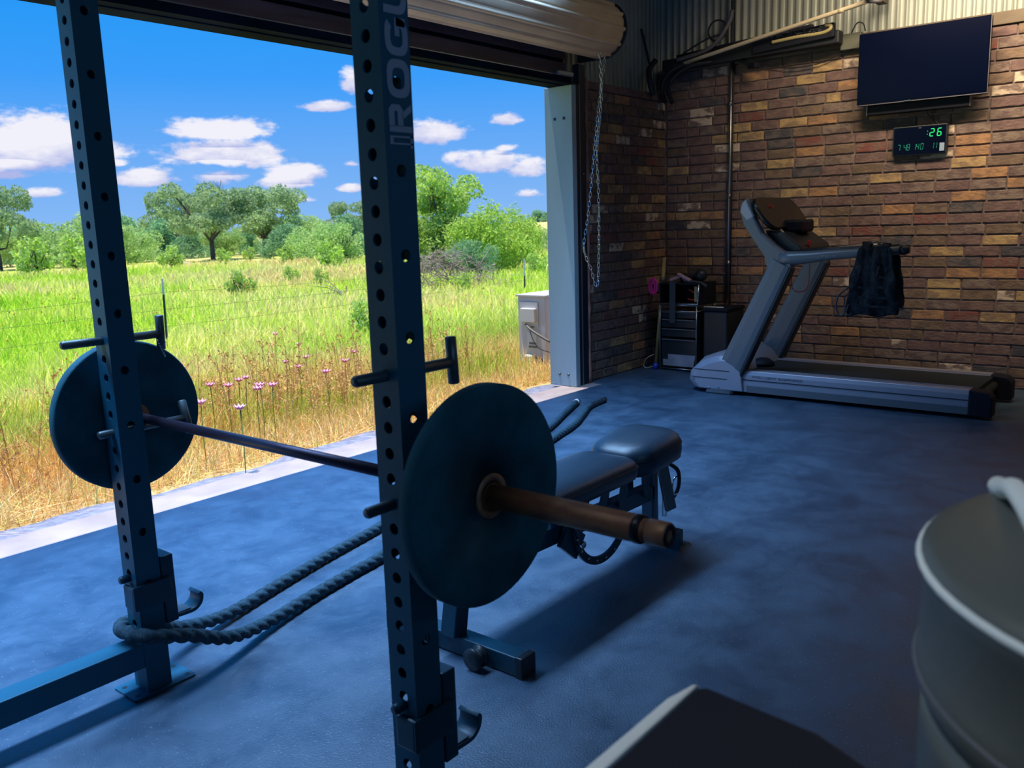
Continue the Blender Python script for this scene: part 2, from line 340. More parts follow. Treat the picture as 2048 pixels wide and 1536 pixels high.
def thing(name, label, cat, loc=(0, 0, 0), group=None, kind=None):
    """Empty at the base; parts are authored in world coordinates"""
    o = bpy.data.objects.new(name, None); COL.objects.link(o); o.location = loc; o.empty_display_size = .1
    PINV[o.name] = Matrix.Translation(-Vector(loc))
    if kind: o['kind'] = kind
    return tag(o, label, cat, group)
def tag(o, label=None, cat=None, group=None, kind=None):
    if label: o['label'] = label
    if cat: o['category'] = cat
    if group: o['group'] = group
    if kind: o['kind'] = kind
    return o
def catmull(P, n=8):
    P = [Vector(p) for p in P]; P = [2*P[0]-P[1]]+P+[2*P[-1]-P[-2]]; out = []
    for i in range(1, len(P)-2):
        for k in range(n):
            t = k/n; a, b, c, d = P[i-1], P[i], P[i+1], P[i+2]
            out.append(.5*((2*b)+(c-a)*t+(2*a-5*b+4*c-d)*t*t+(3*b-a-3*c+d)*t**3))
    out.append(P[-2]); return out
def rounded(w, h, r, n=5, cx=0, cy=0):
    p = []
    for sx, sy, a0 in ((1, 1, 0), (-1, 1, 90), (-1, -1, 180), (1, -1, 270)):
        for k in range(n+1):
            a = math.radians(a0+90*k/n); p.append((cx+sx*(w/2-r)+r*math.cos(a), cy+sy*(h/2-r)+r*math.sin(a)))
    return p

# ------------------------------------------------------------------ setting: floor, threshold, ground
WX, WY = 6.30, 2.90        # inner faces of the two brick walls
o = MB().box((1.4, -.62, -.1), (10.2, 7.2, .2)).build('floor', M['floor']); o['kind'] = 'structure'; o['label'] = 'speckled blue-black rubber floor'
o = MB().box((1.4, 2.99, -.105), (10.2, .02, .19)).add([], []).box((1.4, 3.0, -.1), (10.2, .04, .2)).build('trim_2', M['concrete']); bpy.data.objects.remove(o)
bpy.data.objects['floor'].scale = (1, 1, 1)
# pale bare concrete threshold strip beyond the rubber, then a lower rough apron
fl = bpy.data.objects['floor']; fl.data.transform(Matrix.Identity(4))
for v in fl.data.vertices:
    if v.co.y > 2: v.co.y = 2.745
fx_ = MB().box((1.4, -.62+.0, -.1), (10.2, .01, .1)); bpy.data.objects.remove(fl)
o = MB().box((1.4, (-4.22+2.745)/2, -.1), (10.2, 2.745+4.22, .2)).box((5.715, 2.8725, -.1), (1.57, .255, .2)).build('floor', M['floor']); o['kind'] = 'structure'; o['label'] = 'speckled blue-black rubber floor'
o = MB().box((.615, 2.8725, -.1), (8.63, .255, .196)).build('trim_2', M['concrete']); o['kind'] = 'structure'; o['label'] = 'sunlit pale concrete threshold strip of the roll-up door'
ap = MB(); ys = np.linspace(-3.6, 6.4, 120); prev = None; top = []; 
edge = [3.20+.05*math.sin(x*3.1)+.03*math.sin(x*9.7)+.02*random.random() for x in ys]
for i in range(len(ys)-1):
    ap.add([(ys[i], 3.0, -.02), (ys[i+1], 3.0, -.02), (ys[i+1], edge[i+1], -.035), (ys[i], edge[i], -.035), (ys[i], edge[i], -.14), (ys[i+1], edge[i+1], -.14)], [(0, 1, 2, 3), (3, 2, 5, 4)])
o = ap.build('trim_3', M['apron']); o['kind'] = 'structure'; o['label'] = 'rough blue-grey concrete apron edge outside the threshold'

def gz(x, y):
    d = math.hypot(x-2, y-3)
    z = -.06-.34*min(1, max(0, (y-3.3)/6))
    # golden hill rising behind the shrubs towards the far right
    t = max(0, min(1, (d-75)/75)); ang = math.atan2(y+1.3, x+1.2); g = max(0, min(1, (math.radians(43)-ang)/math.radians(4)))
    z += t*t*(3-2*t)*g*1.9
    return z+.05*math.sin(x*.7+y*.4)*min(1, d/12)
gm = MB(); rad = [0, .5, 1, 1.6, 2.3, 3.2, 4.3, 6, 8, 11, 15, 20, 27, 35, 45, 58, 72, 88, 105, 125, 150, 190, 260, 400]
angs = [math.radians(a) for a in np.concatenate([np.linspace(0, 30, 8), np.linspace(31, 60, 30), np.linspace(63, 180, 28)])]
vs = []
for r in rad:
    for a in angs:
        x = 2+(r*math.cos(a)*1.0); y = 3.10+r*math.sin(a); 
        if r < 6: x = 2+(r*2.6+1.5)*math.cos(a) if r > 0 else 2+1.5*math.cos(a)
        else: x = 2+(r+11)*math.cos(a)
        vs.append((x, y, gz(x, y)))
na = len(angs)
gm.add(vs, [(i*na+k, (i+1)*na+k, (i+1)*na+k+1, i*na+k+1) for i in range(len(rad)-1) for k in range(na-1)], 0, True)
o = gm.build('ground', M['ground']); o['kind'] = 'structure'; o['label'] = 'green meadow ground running to the tree line'

# ------------------------------------------------------------------ brick walls
BR = {'mauve': ((.150, .100, .095), (.20, .135, .12)), 'brown': ((.15, .11, .085), (.21, .15, .105)), 'slate': ((.075, .075, .085), (.14, .115, .11)),
      'red': ((.20, .080, .070), (.19, .12, .10)), 'orange': ((.40, .23, .12), (.26, .16, .10)), 'ochre': ((.44, .31, .15), (.27, .19, .12)),
      'cream': ((.60, .50, .38), (.20, .15, .13)), 'grey': ((.22, .17, .14), (.14, .10, .095))}
BW = {'mauve': 28, 'brown': 24, 'slate': 7, 'red': 5, 'orange': 7, 'ochre': 8, 'cream': 7, 'grey': 16}
BM = {k: mat('brick_'+k, a, .88, 0, scale=19, bump=.7, bscale=55, objvar=1, col2=b, lo=.44, hi=.58, stretch=(1, .6, 1), spec=.25) for k, (a, b) in BR.items()}
PITCH_L, COURSE = .250, .0838
def brick_mesh(L_, key, seed, axis):
    """irregular face, chamfered arrises; 22 mm proud of the mortar"""
    rd = random.Random(seed); h = COURSE-.012; b = MB(); D = .013
    n = 5; xs = [-L_/2+L_*i/(n-1) for i in range(n)]; j = lambda s=.0022: rd.uniform(-s, s)
    back = []; front = []
    top = [(x, h/2+j()) for x in xs]; bot = [(x, -h/2+j()) for x in reversed(xs)]
    ring = top+bot; cx = 0
    vs = []
    for (x, z) in ring: vs.append((x, 0, z))
    for (x, z) in ring: vs.append((x, D-.004, z))
    for (x, z) in ring: vs.append((x*(1-.008/L_*2), D+j(.0015), z-math.copysign(.0035, z)))
    m = len(ring); fs = []
    for r_ in range(2): fs += [(r_*m+k, r_*m+(k+1) % m, (r_+1)*m+(k+1) % m, (r_+1)*m+k) for k in range(m)]
    for k in range(n-1): fs.append((2*m+k, 2*m+k+1, 2*m+m-2-k, 2*m+m-1-k))
    if axis == 'x': vs = [(-y, x, z) for x, y, z in vs]       # wall at x=const, face towards -x
    else: vs = [(x, -y, z) for x, y, z in vs]                 # wall at y=const, face towards -y
    b.add(vs, fs); return b
BCACHE = {}
def place_bricks(parent, axis, plane, spans, origin, limit):
    """spans(course) -> (start, end) along the wall; returns the bricks in order of apparent size"""
    out = []
    rd = random.Random(5 if axis == 'x' else 9)
    for c in range(int(origin[1]/COURSE)):
        z = c*COURSE+COURSE/2; s0, s1 = spans
        x = s0-(PITCH_L/2 if c % 2 else 0)+rd.uniform(-.02, .02)
        while x < s1:
            e = x+PITCH_L*(1 if rd.random() > .06 else .5); a, bb = max(x, s0), min(e, s1)
            if bb-a > .05:
                key = rd.choices(list(BW), list(BW.values()))[0]; out.append(((a+bb)/2, z, round((bb-a-.011)/.02)*.02 if bb-a < .24 else PITCH_L-.011, key, rd.randrange(3), rd.uniform(-.003, .003)))
            x = e
    return out
def wall_bricks(parent, axis, plane, spans, height, limit):
    bl = place_bricks(parent, axis, plane, spans, (0, height), limit)
    def dist(q):
        p = Vector((plane, q[0], q[1])) if axis == 'x' else Vector((q[0], plane, q[1]))
        inview = 0
        d = p-CAM; zc = d.dot(fw); px, py = 1024+F_PX*d.dot(r2)/zc, 768-F_PX*d.dot(u2)/zc
        if not (-40 < px < 2090 and -20 < py < 1560): inview = 100
        return inview+zc*(1 if q[2] > .2 else 1.3)
    bl.sort(key=dist)
    for q in bl[:limit]:
        k = (axis, q[2], q[3], q[4])
        if k not in BCACHE:
            b = brick_mesh(q[2], q[3], hash(str(k)) % 9999 if False else int(q[2]*1000)+q[4]*31, axis)
            me = bpy.data.meshes.new('brick'); me.from_pydata(b.v, [], b.f); me.materials.append(BM[q[3]]); me.update()
            bm = bmesh.new(); bm.from_mesh(me); bmesh.ops.recalc_face_normals(bm, faces=bm.faces); bm.to_mesh(me); bm.free(); BCACHE[k] = me
        o = bpy.data.objects.new('brick', BCACHE[k]); COL.objects.link(o); o.parent = parent
        o.location = (plane+.013+q[5], q[0], q[1]) if axis == 'x' else (q[0], plane+.013+q[5], q[1])
    if bl[limit:]:
        mb = MB(); keys = list(BR)
        for q in bl[limit:]:
            b = brick_mesh(q[2], q[3], int(q[2]*1000)+q[4]*31, axis); off = (plane+.013+q[5], q[0], q[1]) if axis == 'x' else (q[0], plane+.013+q[5], q[1])
            mb.add([(v[0]+off[0], v[1]+off[1], v[2]+off[2]) for v in b.v], b.f, keys.index(q[3]))
        o = mb.build('bricks', [BM[k] for k in keys], parent); o['kind'] = 'stuff'
BACKTOP = 32*COURSE
wb = MB().box((WX+.013+.1, 1.2-1.4, BACKTOP/2), (.2, 6.2+.2, BACKTOP)).build('wall_back', M['mortar']); wb['kind'] = 'structure'; wb['label'] = 'tall brick wall with mottled brown, ochre and cream bricks behind the treadmill'
wall_bricks(wb, 'x', WX, (-3.2, WY), BACKTOP, 300)
WINGX0 = 4.93; WINGTOP = 29*COURSE
wl = MB().box(((WINGX0+WX+.2)/2, WY+.013+.1, WINGTOP/2), (WX+.2-WINGX0, .2, WINGTOP)).build('wall_left', M['mortar']); wl['kind'] = 'structure'; wl['label'] = 'dark shaded brick wing wall beside the roll-up door'
wall_bricks(wl, 'y', WY, (WINGX0, WX), WINGTOP, 300)
# mortar ledge on the wing wall
MB().box(((WINGX0+WX)/2, WY+.08, WINGTOP+.03), (WX-WINGX0+.0, .2, .06)).build('brick_ledge', BM['mauve'], wl, bevel=.006)

def corrugated(name, axis, plane, a0, a1, z0, z1, parent):
    mb = MB(); p = .068; n = int((a1-a0)/p*6); vs = []; rows = 2
    prof = [0, .0, .3, 1, 1, .3]
    for i in range(n+1):
        a = a0+(a1-a0)*i/n; d = .016*prof[i % 6]
        for z in (z0, z1): vs.append((plane-d, a, z) if axis == 'x' else (a, plane-d, z))
    mb.add(vs, [(2*i, 2*i+2, 2*i+3, 2*i+1) for i in range(n)])
    o = mb.build(name, M['siding'], parent); s = o.modifiers.new('thickness', 'SOLIDIFY'); s.thickness = .002; s.offset = 1 if axis=='x' else -1
    return o
corrugated('metal_siding', 'x', WX+.10, -3.3, WY+.2, BACKTOP-.05, 3.62, wb)
corrugated('metal_siding', 'y', WY+.13, WINGX0-.15, WX+.1, WINGTOP-.02, 3.62, wl)
MB().box((WX+.05, .3, BACKTOP+.045), (.14, 5.2, .09)).build('top_plate', M['timber'], wb, bevel=.004)
# the rest of the room shell, outside the photograph
o = MB().box((1.3, -.6, 3.72), (10.4, 7.6, .2)).build('ceiling', M['ceiling']); o['kind'] = 'structure'
o = MB().box((-3.7, -.5, 1.8), (.2, 7.4, 3.65)).build('wall_right', M['plainwall']); o['kind'] = 'structure'
o = MB().box((1.4, -4.1, 1.8), (10.2, .2, 3.65)).build('wall_front', M['plainwall']); o['kind'] = 'structure'
o = MB().box((WX+.27, -.5, 3.15), (.1, 7.2, 1.0)).build('wall_1', M['plainwall']); o['kind'] = 'structure'
o = MB().box((WINGX0+.8, WY+.25, 3.02), (1.8, .08, 1.2)).build('wall_2', M['plainwall']); o['kind'] = 'structure'
# wall above the door opening and to its left
o = MB().box((.62, 3.06, 3.18), (8.5, .12, .96)).box((-3.15, 3.06, 1.35), (.9, .12, 2.70)).build('wall_3', M['siding']); o['kind'] = 'structure'; o['label'] = 'metal clad wall above the roll-up door opening'

# ------------------------------------------------------------------ roll-up door
DX0, DX1 = -2.7, 4.70
door = thing('door_1', 'open roll-up garage door with cream curtain coiled above the opening', 'door', (1, WY, 0), kind='structure'); del door['category']
MB().box((DX1+.03, 2.985, 1.215), (.06, .27, 2.43)).build('jamb', M['jamb'], door, bevel=.004)
for z in (.10, 2.18, 1.30):
    for y in (2.93, 3.02):
        if z != 1.30: MB().lathe([(.012, 0), (.012, -.006), (.006, -.012), (0, -.013)], (DX1, y, z), 'x', 10).build('bolt', M['pin_steel'], door)
MB().box((DX1+.085, 2.885, 1.22), (.05, .05, 2.44)).build('guide_track', M['track'], door, bevel=.002)
MB().box((DX1+.056, 2.862, 1.22), (.008, .012, 2.44)).box((DX1+.115, 2.862, 1.22), (.008, .014, 2.44)).build('track_lip', M['track_light'], door)
MB().box((DX1+.160, 2.89, 1.30), (.09, .06, 2.60)).build('angle_iron', M['track'], door, bevel=.002)
st = MB(); rd = random.Random(3); pts = [(DX1+.222+rd.uniform(-.004, .004), 2.868+rd.uniform(-.003, .003), z) for z in np.linspace(.0, 2.50, 40)]
st.tube(pts, [.017+rd.uniform(-.004, .004) for _ in pts], 7).build('mortar_strip', M['foam_strip'], door)
for z in (.32, 1.05, 1.75): MB().lathe([(.008, 0), (.008, .006), (0, .010)], (DX1+.17, 2.86, z), 'y', 8).build('bolt', M['chrome'], door).scale = (1, 1, 1)
MB().box((1.0, 3.01, 2.60), (7.44, .14, .34)).build('header_beam', M['header'], door, bevel=.004)
MB().box((1.0, 2.925, 2.55), (7.44, .03, .10)).box((1.0, 2.93, 2.66), (7.44, .02, .06)).build('header_board', M['header_board'], door, bevel=.004)
MB().box((1.0, 2.905, 2.462), (7.44, .09, .05)).build('header_lip', M['header'], door)
MB().box((1.0, 2.865, 2.489), (7.44, .012, .006)).build('header_flashing', M['track_light'], door)
# coiled curtain: ribbed profile wound on the barrel
RC = Vector((0, 2.655, 2.825)); prof = []
nrib = 11
for i in range(nrib*20):
    a = 2*PI*i/(nrib*20); ph = i % 20; r = .199+{9: -.004, 10: -.004, 11: .004, 12: .010, 13: .013, 14: .013, 15: .010, 16: .004, 17: -.004, 18: -.004}.get(ph, 0)
    prof.append((RC.y+r*math.cos(a), RC.z+r*math.sin(a)))
MB().prism(prof, 'x', DX0-.1, 4.86, 0, True).build('rolled_curtain', M['curtain'], door)
MB().lathe([(.212, 0), (.212, .02), (.05, .024), (.05, .06), (0, .06)], (4.862, RC.y, RC.z), 'x', 40).build('end_plate', M['curtain_dark'], door)
MB().box((4.90, 2.80, 2.79), (.03, .24, .34)).build('bracket', M['track'], door, bevel=.004)
MB().box((4.60, 2.85, 2.50), (.20, .05, .03)).build('stop_bracket', M['track_light'], door, bevel=.003)

# hoist chain: two strands of real links
chain = thing('hoist_chain', 'galvanised door hoist chain hanging in a long loop beside the brick wing wall', 'chain', (4.75, 2.62, .86))
lm = MB(); P = []
for k in range(16):
    a = 2*PI*k/16; P.append(Vector((.0088*math.cos(a), 0, .0120*math.sin(a)+math.copysign(.0095, math.sin(a)))))
P.append(P[0]); lm.tube(P, .0031, 6, caps=False)
lme = lm.build('link_tmp', M['chrome']).data; bpy.data.objects.remove(bpy.data.objects['link_tmp'])
lme.name = 'link'
def strand(pts):
    pts = catmull(pts, 30); acc = 0; k = 0; last = pts[0]; nxt = 0; step = .0365
    for i in range(1, len(pts)):
        seg = (pts[i]-pts[i-1]); 
        while acc+seg.length > nxt:
            t = (nxt-acc)/max(seg.length, 1e-9); p = pts[i-1]+seg*t; d = seg.normalized()
            o = bpy.data.objects.new('link', lme); COL.objects.link(o); o.parent = chain; o.matrix_parent_inverse = PINV[chain.name]
            q = d.to_track_quat('Z', 'Y').to_matrix().to_4x4()
            o.matrix_basis = Matrix.Translation(p) @ q @ Matrix.Rotation(PI/2*(k % 2)+.5, 4, 'Z'); k += 1; nxt += step
        acc += seg.length
strand([(4.80, 2.60, 2.62), (4.755, 2.64, 2.2), (4.70, 2.66, 1.75), (4.655, 2.68, 1.40), (4.62, 2.70, 1.18), (4.63, 2.68, 1.07), (4.665, 2.66, .98), (4.685, 2.65, .89), (4.71, 2.64, .855), (4.725, 2.635, .93), (4.735, 2.63, 1.25), (4.735, 2.63, 1.6), (4.72, 2.63, 1.9), (4.745, 2.60, 2.3), (4.70, 2.58, 2.62)])

# ------------------------------------------------------------------ power rack
W = .0381; PF, PS = .0536, .1615
rack = thing('power_rack', 'black steel power rack with drilled uprights, grey lettering and bolt-down feet', 'rack', (-.4, .584, 0))
def holed_face(mb, cx, z0, z1, holes, P, hr=.0127, half=W, inner=False):
    """strip face along z with round holes; P(u, z) -> 3D"""
    n = 16; zs = [z0]
    hz = [h for h in holes if z0+.03 < h < z1-.03]
    for h in hz:
        lo, hi = h-.026, h+.026
        # plain part below
        if lo-zs[-1] > 1e-4: mb.add([P(-half, zs[-1]), P(half, zs[-1]), P(half, lo), P(-half, lo)], [(0, 1, 2, 3)])
        sq = []; ci = []
        for k in range(n):
            a = 2*PI*(k+.5)/n-PI; ca, sa = math.cos(a), math.sin(a); s = 1/max(abs(ca), abs(sa)); sq.append((half*ca*s, h+.026*sa*s)); ci.append((hr*ca, h+hr*sa))
        # make the corners exact
        vs = [P(*q) for q in sq]+[P(*q) for q in ci]
        mb.add(vs, [(k, (k+1) % n, n+(k+1) % n, n+k) for k in range(n)])
        # corners
        for sx, sz in ((1, 1), (-1, 1), (-1, -1), (1, -1)):
            cand = sorted(range(n), key=lambda k: (sq[k][0]/half-sx)**2+((sq[k][1]-h)/.026-sz)**2)[:2]
            mb.add([P(sx*half, h+sz*.026), P(*sq[cand[0]]), P(*sq[cand[1]])], [(0, 1, 2)])
        zs.append(hi)
    mb.add([P(-half, zs[-1]), P(half, zs[-1]), P(half, z1), P(-half, z1)], [(0, 1, 2, 3)])
FH = [.701-PF*11+PF*k for k in range(42)]; SH = [1.312-PS*7+PS*k for k in range(14)]
def upright(x, y, h=2.29):
    mb = MB(); t = .005
    for sgn in (-1, 1):
        for off, half in ((W, W), (W-t, W-t)):
            holed_face(mb, 0, 0.006, h, FH, lambda u, z, o_=sgn*off: (x+o_, y+u, z), half=half)
            holed_face(mb, 0, 0.006, h, SH, lambda u, z, o_=sgn*off: (x+u, y+o_, z), half=half)
        # hole walls
        for hs, ax in ((FH, 0), (SH, 1)):
            for hz in hs:
                if not (.04 < hz < h-.03): continue
                n = 16; vs = []
                for off in (W, W-t):
                    for k in range(n):
                        a = 2*PI*(k+.5)/n-PI; u, z = .0127*math.cos(a), hz+.0127*math.sin(a)
                        vs.append((x+sgn*off, y+u, z) if ax == 0 else (x+u, y+sgn*off, z))
                mb.add(vs, [(k, (k+1) % n, n+(k+1) % n, n+k) for k in range(n)])
    mb.box((x, y, h+.002), (2*W, 2*W, .004))
    return mb
RX = -.97
for (x, y) in ((0, 0), (0, 1.168), (RX, 0), (RX, 1.168)):
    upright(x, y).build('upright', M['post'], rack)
    f = MB(); sx = 1
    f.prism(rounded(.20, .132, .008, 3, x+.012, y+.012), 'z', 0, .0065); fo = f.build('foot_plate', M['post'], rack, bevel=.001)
    if x == 0:
        for dx in (-.068, .094):
            for dy in (-.03, .05): MB().lathe([(.008, .0066), (.008, .0072)], (x+dx, y+dy, 0), 'z', 12).build('bolt_hole', M['tread_lip'], fo)
for y in (0, 1.168):
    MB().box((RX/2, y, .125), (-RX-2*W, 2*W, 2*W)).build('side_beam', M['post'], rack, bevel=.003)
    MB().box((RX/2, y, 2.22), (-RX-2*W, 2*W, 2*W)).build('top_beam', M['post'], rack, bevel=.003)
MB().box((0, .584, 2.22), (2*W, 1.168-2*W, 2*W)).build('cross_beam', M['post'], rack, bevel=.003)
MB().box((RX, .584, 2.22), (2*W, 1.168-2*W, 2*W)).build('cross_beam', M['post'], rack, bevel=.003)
# lettering on the outer side of the near upright, reading upwards
def letters():
    mb = MB(); yp = -W-.0012; X0, X1 = -.026, .033     # cap line at x0, baseline at x1 (text turned a quarter)
    def T(u, v, z0, wz): return (X1-(X1-X0)*v, yp, z0+wz*u)   # u along reading direction, v up the letter
    def quad(pts, z0, wz):
        top = [T(u, v, z0, wz) for u, v in pts]; n = len(top); bot = [(p[0], -W+.0002, p[2]) for p in top]
        mb.add(top+bot, [tuple(range(n))]+[(k, (k+1) % n, n+(k+1) % n, n+k) for k in range(n)])
    def strip(outer, inner, z0, wz, closed=True):
        n = len(outer)
        for k in range(n if closed else n-1):
            a, b = k, (k+1) % n; quad([outer[a], outer[b], inner[b], inner[a]], z0, wz)
    def sup(w, h, a0, a1, n, e=3.0):
        out = []
        for k in range(n):
            a = math.radians(a0+(a1-a0)*k/(n-1)); c, s = math.cos(a), math.sin(a)
            out.append((.5+w*math.copysign(abs(c)**(2/e), c), .5+h*math.copysign(abs(s)**(2/e), s)))
        return out
    # R
    z = 1.545; w = .052
    quad([(0, 0), (.22, 0), (.22, 1), (0, 1)], z, w)
    strip([(.2, 1), (.80, 1), (.97, .86), (.97, .52), (.80, .38), (.2, .38)], [(.2, .76), (.70, .76), (.75, .74), (.75, .66), (.70, .62), (.2, .62)], z, w, False)
    quad([(.45, .40), (.70, .40), (1.02, 0), (.76, 0)], z, w)
    # O
    z = 1.608; w = .070
    o_ = sup(.5, .5, 0, 360, 37); i_ = sup(.28, .27, 0, 360, 37); strip(o_, i_, z, w, False)
    # G
    z = 1.684; w = .068
    o_ = sup(.5, .5, 42, 352, 30); i_ = sup(.28, .27, 42, 352, 30); strip(o_, i_, z, w, False)
    quad([(.52, .36), (1.0, .36), (1.0, .56), (.52, .56)], z, w); quad([(.78, .1), (1.0, .1), (1.0, .5), (.78, .5)], z, w)
    # U
    z = 1.758; w = .062
    o_ = [(0, 1)]+[(.5+.5*math.copysign(abs(math.cos(a))**.67, math.cos(a)), .5-.5*abs(math.sin(a))**.67) for a in np.linspace(PI, 2*PI, 20)]+[(1, 1)]
    i_ = [(.23, 1)]+[(.5+.27*math.copysign(abs(math.cos(a))**.67, math.cos(a)), .5-.27*abs(math.sin(a))**.67) for a in np.linspace(PI, 2*PI, 20)]+[(.77, 1)]
    strip(o_, i_, z, w, False)
    # E
    z = 1.826; w = .052
    quad([(0, 0), (.22, 0), (.22, 1), (0, 1)], z, w)
    for v in (0, .39, .78): quad([(.2, v), (1, v), (1, v+.22), (.2, v+.22)], z, w)
    # small flag mark under the word
    z = 1.522; w = .016
    quad([(0, 0), (.2, 0), (.2, 1), (0, 1)], z, w); quad([(.8, .0), (1, .0), (1, 1), (.8, 1)], z, w); quad([(.2, .86), (.8, .86), (.8, 1), (.2, 1)], z, w); quad([(-.4, 0), (1.0, 0), (1.0, .09), (-.4, .09)], z, w)
    lo = mb.build('lettering', M['lettering'], rack); lo['label'] = 'grey block lettering reading ROGUE up the upright'
letters()
# safety pins: long rods through the uprights with T handles
def pin(name, y, z, x0, xT, label, tilt, chainbit=False):
    t = thing(name, label, 'pin', (xT, y, z), 'rack safety pins')
    MB().lathe([(.0, -.002), (.009, -.002), (.0118, .003), (.0118, xT-x0), ], (x0, y, z), 'x', 20).build('rod', M['pin_steel'], t)
    dv = Vector((.0, math.sin(tilt), math.cos(tilt)))*.052; c = Vector((xT+.004, y, z+.004))
    MB().tube([c-dv, c-dv*.96, c+dv*.96, c+dv], [.009, .0125, .0125, .009], 14).build('handle', M['pin_steel'], t)
    return t
ZP1, ZP0 = FH[min(range(42), key=lambda i: abs(FH[i]-1.075))], FH[min(range(42), key=lambda i: abs(FH[i]-.812))]
pin('safety_pin', 0, ZP1, -.118, .155, 'upper steel safety pin through the near lettered upright, T handle above the large weight plate', .05)
pn = pin('safety_pin', 1.168, ZP1, -.150, .135, 'upper steel safety pin through the far upright, above the far weight plate', -.05)
ch = MB(); 
for k in range(7): ch.sphere((.118+.003*k, 1.150, ZP1-.018-.008*k), .0035, 6)
ch.build('bead_chain', M['chrome'], pn)
pin('safety_pin', 0, ZP0, -.108, .190, 'lower steel safety pin of the near upright, carrying the bar beside the near weight plate', .05)
pin('safety_pin', 1.168, ZP0, -.078, .190, 'lower steel pin of the far upright, under the bar before the far plate', .3)
# J-hooks parked low on both uprights
def hook(y, zb, label):
    t = thing('bar_hook', label, 'hook', (.05, y, zb), 'bar hooks parked low on the rack uprights'); t_ = .008; s = -1
    MB().box((.062, y, zb+.105), (.04, .082, .215)).build('face_plate', M['black_steel'], t, bevel=.003)
    MB().box((.005, y-W-.007, zb+.11), (.12, .010, .075)).build('side_plate', M['black_steel'], t, bevel=.003)
    MB().box((-.050, y-.018, zb+.11), (.012, .060, .075)).build('back_plate', M['black_steel'], t, bevel=.006)
    MB().lathe([(.0, -.030), (.010, -.030), (.012, -.024), (.012, .0)], (-W-.0, y, zb+.165), 'x', 16).build('locking_peg', M['black_steel'], t)
    c = [(.082, zb+.0), (.135, zb-.002), (.158, zb+.006), (.172, zb+.022), (.176, zb+.044), (.168, zb+.056)]
    cc = [(p.x, p.z) for p in catmull([(a, 0, b) for a, b in c], 6)]; inner = []
    for i, (a, b) in enumerate(cc):
        a0, b0 = cc[max(i-1, 0)]; a1, b1 = cc[min(i+1, len(cc)-1)]; n = Vector((-(b1-b0), a1-a0)).normalized(); inner.append((a+n.x*.011, b+n.y*.011))
    MB().prism(cc+inner[::-1], 'y', y-.030, y+.030, 0, True).build('lip', M['black_steel'], t, bevel=.002)
    MB().box((.110, y, zb+.0125), (.045, .052, .002)).build('lip_liner', M['pin_steel'], t)
hook(0, .195, 'black steel bar hook clamped low on the near lettered upright')
hook(1.168, .200, 'black steel bar hook clamped low on the far upright beside the rope loop')

# ------------------------------------------------------------------ barbell and plates
BX, BZ = .056, ZP0+.0118+.0145
Y0, Y1 = -.150, 1.234
bar = thing('barbell', 'barbell with rusty brown sleeve resting across the rack pins', 'barbell', (BX, .55, BZ))
MB().lathe([(.0140, 0), (.0140, 1.31)], (BX, -.115, BZ), 'y', 20).build('shaft', M['bar'], bar)
for y0, d in ((-.115, -1), (1.195, 1)):
    MB().lathe([(.0145, 0), (.037, .001), (.039, .004), (.039, .026), (.036, .030), (.025, .030)][::1] if d > 0 else [(.0145, 0), (.037, -.001), (.039, -.004), (.039, -.026), (.036, -.030), (.025, -.030)], (BX, y0, BZ), 'y', 28).build('collar', M['rust'], bar)
    sl = [(.025, .028), (.025, .415), (.023, .418), (.0205, .420), (.0205, .434)]
    s_ = MB().lathe([(r, h*d) for r, h in sl], (BX, y0, BZ), 'y', 32).build('sleeve', M['rust'], bar); s_['label'] = 'rust brown bare sleeve'
    MB().lathe([(r, h*d) for r, h in [(.0205, .432), (.0225, .433), (.0225, .470), (.0215, .472)]], (BX, y0, BZ), 'y', 28).build('end_cap', M['rust'], bar)
    MB().lathe([(r, h*d) for r, h in [(.0215, .4715), (.0205, .4735), (.010, .4735), (.009, .470), (0, .470)]], (BX, y0, BZ), 'y', 28).build('end_face', M['bar_dark'], bar)
    MB().lathe([(r, h*d) for r, h in [(.0258, .407), (.0262, .409), (.0262, .419), (.0245, .421)]], (BX, y0, BZ), 'y', 28).build('sleeve_ring', M['bar_dark'], bar)
def wplate(y, thick, label):
    t = thing('weight_plate', label, 'weight plate', (BX, y, BZ-.225), 'large black rubber weight plates on the barbell')
    h = thick/2; R_ = .225
    pr = [(.0265, -h), (.19, -h+.001), (.205, -h), (R_-.004, -h), (R_, -h+.004), (R_, h-.004), (R_-.004, h), (.205, h), (.19, h-.001), (.0265, h)]
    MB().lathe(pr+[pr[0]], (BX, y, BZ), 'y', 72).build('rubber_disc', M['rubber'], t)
    hb = [(.0265, -h-.002), (.046, -h-.002), (.046, h+.002), (.0265, h+.002)]
    MB().lathe(hb+[hb[0]], (BX, y, BZ), 'y', 36).build('hub_ring', M['rust'], t)
    return t
wplate(-.170, .036, 'large black weight plate nearest the camera, on the rusty sleeve end of the bar')
wplate(1.252, .036, 'black weight plate at the far end of the bar, seen against the grass')

